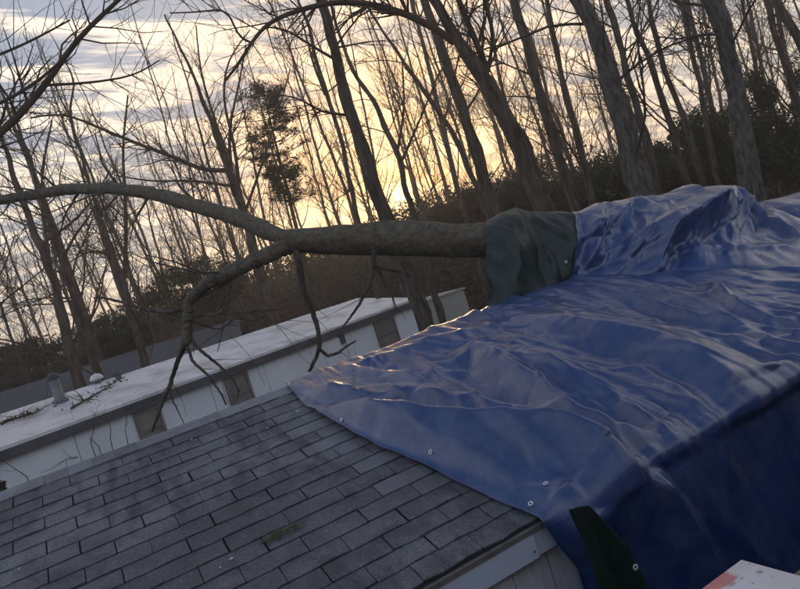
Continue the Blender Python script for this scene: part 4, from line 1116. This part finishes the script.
# fallen twigs and leaves lying on that roof
gd = np.random.default_rng(61)
for pts, lab in (([(72, 410), (85, 402), (98, 395), (112, 386)], 'fallen leafy branch lying on the white roof beside the vents'), ([(2, 425), (18, 420), (38, 414)], 'litter of twigs at the left end of the white roof')):
    W3 = np.array([nloc([on_nroof(*p)])[0] for p in pts]) + [0, 0, .03]
    root = thing('fallen_branch', lab, 'branch', N0 + W3[0])
    b = MB(); b.tube(smooth_path(W3, 12) - W3[0], np.linspace(.02, .008, 12), 5)
    for i in range(14):
        k = gd.integers(0, len(W3)); grow(b, W3[k] - W3[0], np.array([gd.normal(), gd.normal(), .15]), gd.uniform(.2, .5), .01, 1, gd, .004, up=-.02)
    b.build('stem', TWIG, root)
    lf = MB(); C = np.repeat(smooth_path(W3, 12) - W3[0], 4, 0); C = C + gd.normal(0, 1, C.shape) * [.22, .22, .02] + [0, 0, .03]
    leaf_cards(lf, C, .035, gd); lf.build('leaves', LEAF_DEAD, root, False)
# small shrub twigs in front of that wall at the left
def twig_shrub(px, py, depth, lab, n=9, L=1.0):
    c = at_depth(px, py, depth); root = thing('bare_shrub', lab, 'shrub', (c[0], c[1], gz(c[0], c[1])))
    b = MB(); top = c - np.array(root.location)
    for i in range(n):
        q = top + gd.normal(0, .35, 3) * [1, 1, .4]
        b.tube(smooth_path([gd.normal(0, .05, 3) - [0, 0, .1], q * .6, q], 8), np.linspace(.018, .006, 8), 4)
        grow(b, q, gd.normal(0, .7, 3) + [0, 0, .3], L * .7, .008, 2, gd, .003)
    b.build('stems', TWIG, root)
twig_shrub(40, 470, 10.0, 'bare twiggy shrub in front of the pale wall at left', 10)
twig_shrub(95, 448, 10.2, 'second bare twiggy shrub before the pale wall, below the flue pipe', 8)
evergreen('evergreen_shrub', 'small dark shrub peeking over the ridge at the left edge', -8, 492, 22, 26, 8.0, ge, 1500, .04)

# beige shed right of the home, dark-roofed house behind it
d0 = 20.0
A0 = at_depth(424, 297, d0); B0 = at_depth(464, 291, d0 + .8); zs = (A0[2] + B0[2]) / 2
ex = B0 - A0; ex[2] = 0; lw_ = np.linalg.norm(ex); ex /= lw_; ey = np.array([-ex[1], ex[0], 0])
shed = thing('shed', 'small flat-sided beige shed between the home and the tarp', 'shed', (A0[0], A0[1], 0))
def sl_(v): v = np.asarray(v, float); return v[..., :1] * ex + v[..., 1:2] * ey + v[..., 2:3] * np.array([0, 0, 1])
l = -1.2
while l < lw_ - .01:
    l2 = min(l + .6, lw_); p = MB(); p.box((l + .002, 0, 0), (l2 - .002, .05, zs - .06), sl_); p.build('wall_panel', BEIGE, shed, False); l = l2
p = MB(); p.box((-1.2, .052, 0), (lw_, 1.9, zs - .09), sl_); p.build('body', BEIGE, shed, False)
p = MB(); p.box((-1.28, -.05, zs - .055), (lw_ + .05, 1.98, zs), sl_); p.build('roof', BEIGE, shed, False)

dh = 21.0
A0 = at_depth(10, 404, dh); B0 = at_depth(240, 322, dh + 1.5); zr = 4.22
ex = B0 - A0; ex[2] = 0; lw_ = np.linalg.norm(ex); ex /= lw_; ey = np.array([-ex[1], ex[0], 0])
far = thing('house', 'dark slate-roofed building behind the white-roofed mobile home', 'house', (A0[0], A0[1], 0))
def sl2(v): v = np.asarray(v, float); return v[..., :1] * ex + v[..., 1:2] * ey + v[..., 2:3] * np.array([0, 0, 1])
p = MB(); secf = [(-2.6, zr - .9), (0, zr), (2.6, zr - .9), (2.6, zr - 1.0), (0, zr - .1), (-2.6, zr - 1.0)]
P = np.array([sl2([(l, a, z) for a, z in secf]) for l in (-4, lw_)]); p.add(P.reshape(-1, 3), [(i, (i + 1) % 6, 6 + (i + 1) % 6, 6 + i) for i in range(6)] + [(0, 5, 4, 1), (1, 4, 3, 2), (6, 7, 10, 11), (7, 8, 9, 10)]); p.build('roof', SLATE, far, False)
p = MB(); p.box((-3.8, -2.3, 0), (lw_ - .2, 2.3, zr - 1.02), sl2); p.build('wall', NEIGH_WALL, far, False)

# ---------------------------------------------------------------- small things on and by the roof
X_, b_ = on_roof(280, 537); base = roof_pt(X_, b_, .012)
sp = thing('leafy_sprig', 'small green sprig lying on the grey shingles', 'sprig', base)
gs = np.random.default_rng(5)
st = MB(); ax = np.array([.98, .05, .02]); side = VW
st.tube([(-.09, 0, 0), (0, .006, .004), (.10, .0, .012)], [.0022, .002, .001], 5); st.build('stem', TWIG, sp)
lf = MB()
for i in range(70):
    t = gs.uniform(-.09, .10); sg = random.choice((-1, 1)); l = gs.uniform(.018, .045)
    c = np.array([t, 0, .004]); d = np.array([.6, sg * .8 * math.cos(TH), sg * .8 * math.sin(TH)]) * l + np.array([0, 0, gs.uniform(0, .012)])
    w = np.cross(d, [0, 0, 1]); w = w / np.linalg.norm(w) * l * .16
    lf.add([c, c + d * .5 + w, c + d, c + d * .5 - w], [(0, 1, 2, 3)])
lf.build('leaves', SPRIG, sp, False)
for i, (px, py, lab) in enumerate(((232, 561, 'pale wood chip on the shingles left of the green sprig'), (124, 514, 'pale chip on the shingles at upper left'), (20, 571, 'pale chip on the shingles near the left edge'), (298, 413, 'pale scrap of shingle beside the tarp corner'), (268, 430, 'pale fleck on the shingles below the ridge'), (192, 441, 'pale fleck high on the shingles near the ridge cap'), (221, 570, 'tiny pale chip below the larger wood chip'))):
    X_, b_ = on_roof(px, py); c = roof_pt(X_, b_, .011)
    m = MB(); s = .013 if i in (0, 3) else .008
    a = gs.uniform(0, 3.1); v = []
    for zz, sc in ((0, 1), (.005, .8)):
        for kx, ky in ((-1, -.45), (.2, -.6), (1.1, -.1), (.7, .5), (-.6, .55)):
            x_, y_ = (kx * math.cos(a) - ky * math.sin(a)) * s * sc, (kx * math.sin(a) + ky * math.cos(a)) * s * sc
            v.append(np.array([x_, 0, 0]) + y_ * VW + zz * NW)
    m.add(v, [(i_, (i_ + 1) % 5, 5 + (i_ + 1) % 5, 5 + i_) for i_ in range(5)], [(5, 6, 7), (5, 7, 8), (5, 8, 9)])
    tag(m.build('wood_chip', CHIP, None, False, loc=c), lab, 'chip')

# white package on an added, unseen plank platform that also shades the eave gap
PKW, PKD, PKH = .82, .40, .13
def package_mat():
    m = bpy.data.materials.new('white_printed_wrap'); m.use_nodes = True
    t = m.node_tree; b = t.nodes['Principled BSDF']; b.inputs['Roughness'].default_value = .4
    co = N(t, 'ShaderNodeTexCoord')
    sp_ = N(t, 'ShaderNodeSeparateXYZ'); t.links.new(co.outputs['Object'], sp_.inputs[0])
    n_ = N(t, 'ShaderNodeTexNoise'); setin(n_, Scale=14.0, Detail=4.0); t.links.new(co.outputs['Object'], n_.inputs['Vector'])
    n3 = N(t, 'ShaderNodeTexNoise'); setin(n3, Scale=30.0, Detail=3.0); t.links.new(co.outputs['Object'], n3.inputs['Vector'])
    c = mixc(t, ramp(t, n_.outputs[0], (.4, 0.0), (.7, .35)), (.90, .89, .92), (.74, .74, .79))
    c = mixc(t, ramp(t, n3.outputs[0], (.62, 0.0), (.68, .7)), c, (.22, .22, .24))
    # red print: a band along the far edge
    d = math_node(t, 'ADD', sp_.outputs[1], math_node(t, 'MULTIPLY', n_.outputs[0], .05))
    fy = ramp(t, math_node(t, 'SUBTRACT', d, PKD / 2 - .05), (.0, 0.0), (.006, 1.0))
    dx = math_node(t, 'ADD', sp_.outputs[0], math_node(t, 'MULTIPLY', n3.outputs[0], .03))
    fx = ramp(t, math_node(t, 'SUBTRACT', PKW / 2 - .085, dx), (.0, 0.0), (.02, 1.0))
    c = mixc(t, math_node(t, 'MULTIPLY', fy, math_node(t, 'MULTIPLY', fx, .8)), c, (.72, .20, .17))
    t.links.new(c, b.inputs['Base Color'])
    bn = N(t, 'ShaderNodeBump'); setin(bn, Strength=.3, Distance=.01); t.links.new(n_.outputs[0], bn.inputs['Height']); t.links.new(bn.outputs[0], b.inputs['Normal'])
    return m
pc = at_depth(740, 556, 2.28)                      # far right corner of its top
import bmesh
bm = bmesh.new(); bmesh.ops.create_cube(bm, size=1)
for v in bm.verts: v.co = Vector((v.co.x * PKW, v.co.y * PKD, v.co.z * PKH))
bmesh.ops.bevel(bm, geom=[e for e in bm.edges], offset=.018, segments=3, affect='EDGES')
bmesh.ops.subdivide_edges(bm, edges=bm.edges[:], cuts=2, use_grid_fill=True)
for v in bm.verts:
    v.co += Vector((0, 0, 1)) * float(.004 * noise2(np.array([v.co.x * 9]), np.array([v.co.y * 9]), 71)[0])
pm = bpy.data.meshes.new('package'); bm.to_mesh(pm); bm.free()
pm.polygons.foreach_set('use_smooth', [True] * len(pm.polygons))
pk = link('package', pm, package_mat(), None, (pc[0] - PKW / 2, pc[1] - PKD / 2, pc[2] - PKH / 2))
tag(pk, 'white plastic-wrapped package with red print at the lower right corner', 'package')
pz = pc[2] - PKH
plat = thing('added_platform', 'unseen plank deck added under the white package, also shading the eave gap', 'platform', (2.0, .2, 0))  # added deck, run long to keep light out of the gap below the eave
for i in range(20):
    y0 = pc[1] - .05 - (i + 1) * .14
    m = MB(); m.box((1.0, y0, pz - .045), (9.0, y0 + .134, pz - .002 - random.uniform(0, .002)), lambda v: v - np.array([2.0, .2, 0])); m.build('plank', WOOD, plat, False)
for xx in (1.05, 2.3, 5.4, 8.8):
    for yy in (-1.05, 1.40):
        m = MB(); m.box((xx, yy, 0), (xx + .09, yy + .09, pz - .0455), lambda v: v - np.array([2.0, .2, 0])); m.build('post', WOOD, plat, False)
m = MB(); m.box((1.0, pc[1] - .075, pz - .24), (9.0, pc[1] - .045 - .005, pz - .046), lambda v: v - np.array([2.0, .2, 0])); m.build('rim_board', WOOD, plat, False)
print('package', pc, 'shingles', nsh, 'cover x0', COVER_X0, 'edge', edge_rb, 'crease', cr)

# unseen house added behind the camera to shade the gap under the eave
bh = thing('house', 'unseen brown-sided house added behind the plank platform to shade the eave gap', 'house', (3.0, -1.6, 0))
BROWN = mat('brown_siding', (.13, .10, .075), .8, (.09, .07, .055), 3, (1, 1, 8), bump=.2)
m = MB(); m.box((-9.5, -8, 0), (8.5, -.03, 4.8)); m.build('wall', BROWN, bh, False)
for i in range(24):
    m = MB(); m.add([(-9.5, -.03, i * .2), (8.5, -.03, i * .2), (8.5, .0, i * .2), (-9.5, .0, i * .2), (-9.5, -.03, i * .2 + .2), (8.5, -.03, i * .2 + .2), (8.5, -.018, i * .2 + .198), (-9.5, -.018, i * .2 + .198)], [(0, 1, 2, 3), (3, 2, 6, 7), (7, 6, 5, 4), (0, 3, 7, 4), (1, 5, 6, 2)]); m.build('siding_board', BROWN, bh, False)
m = MB(); m.add([(-9.9, .45, 4.7), (8.9, .45, 4.7), (8.9, -4, 5.9), (-9.9, -4, 5.9), (-9.9, -8.4, 4.7), (8.9, -8.4, 4.7), (-9.9, .45, 4.58), (8.9, .45, 4.58), (8.9, -8.4, 4.58), (-9.9, -8.4, 4.58)], [(0, 1, 2, 3), (3, 2, 5, 4), (6, 7, 1, 0), (4, 5, 8, 9), (6, 9, 8, 7)], [(0, 3, 4), (0, 4, 6), (4, 9, 6), (1, 5, 2), (1, 7, 5), (5, 7, 8)]); m.build('roof', SLATE, bh, False)

# ---------------------------------------------------------------- evening haze
hz = MB(); hz.box((-330, -330, -16), (330, 330, 34))
ho = hz.build('haze', None, None, False)
hm = bpy.data.materials.new('haze'); hm.use_nodes = True; t = hm.node_tree; t.nodes.clear()
pv = N(t, 'ShaderNodeVolumePrincipled'); pv.inputs['Color'].default_value = (1, .93, .86, 1); pv.inputs['Density'].default_value = HAZE; pv.inputs['Anisotropy'].default_value = .55
ou = N(t, 'ShaderNodeOutputMaterial'); t.links.new(pv.outputs[0], ou.inputs['Volume'])
ho.data.materials.append(hm); ho['kind'] = 'stuff'; ho['label'] = 'thin warm evening haze'
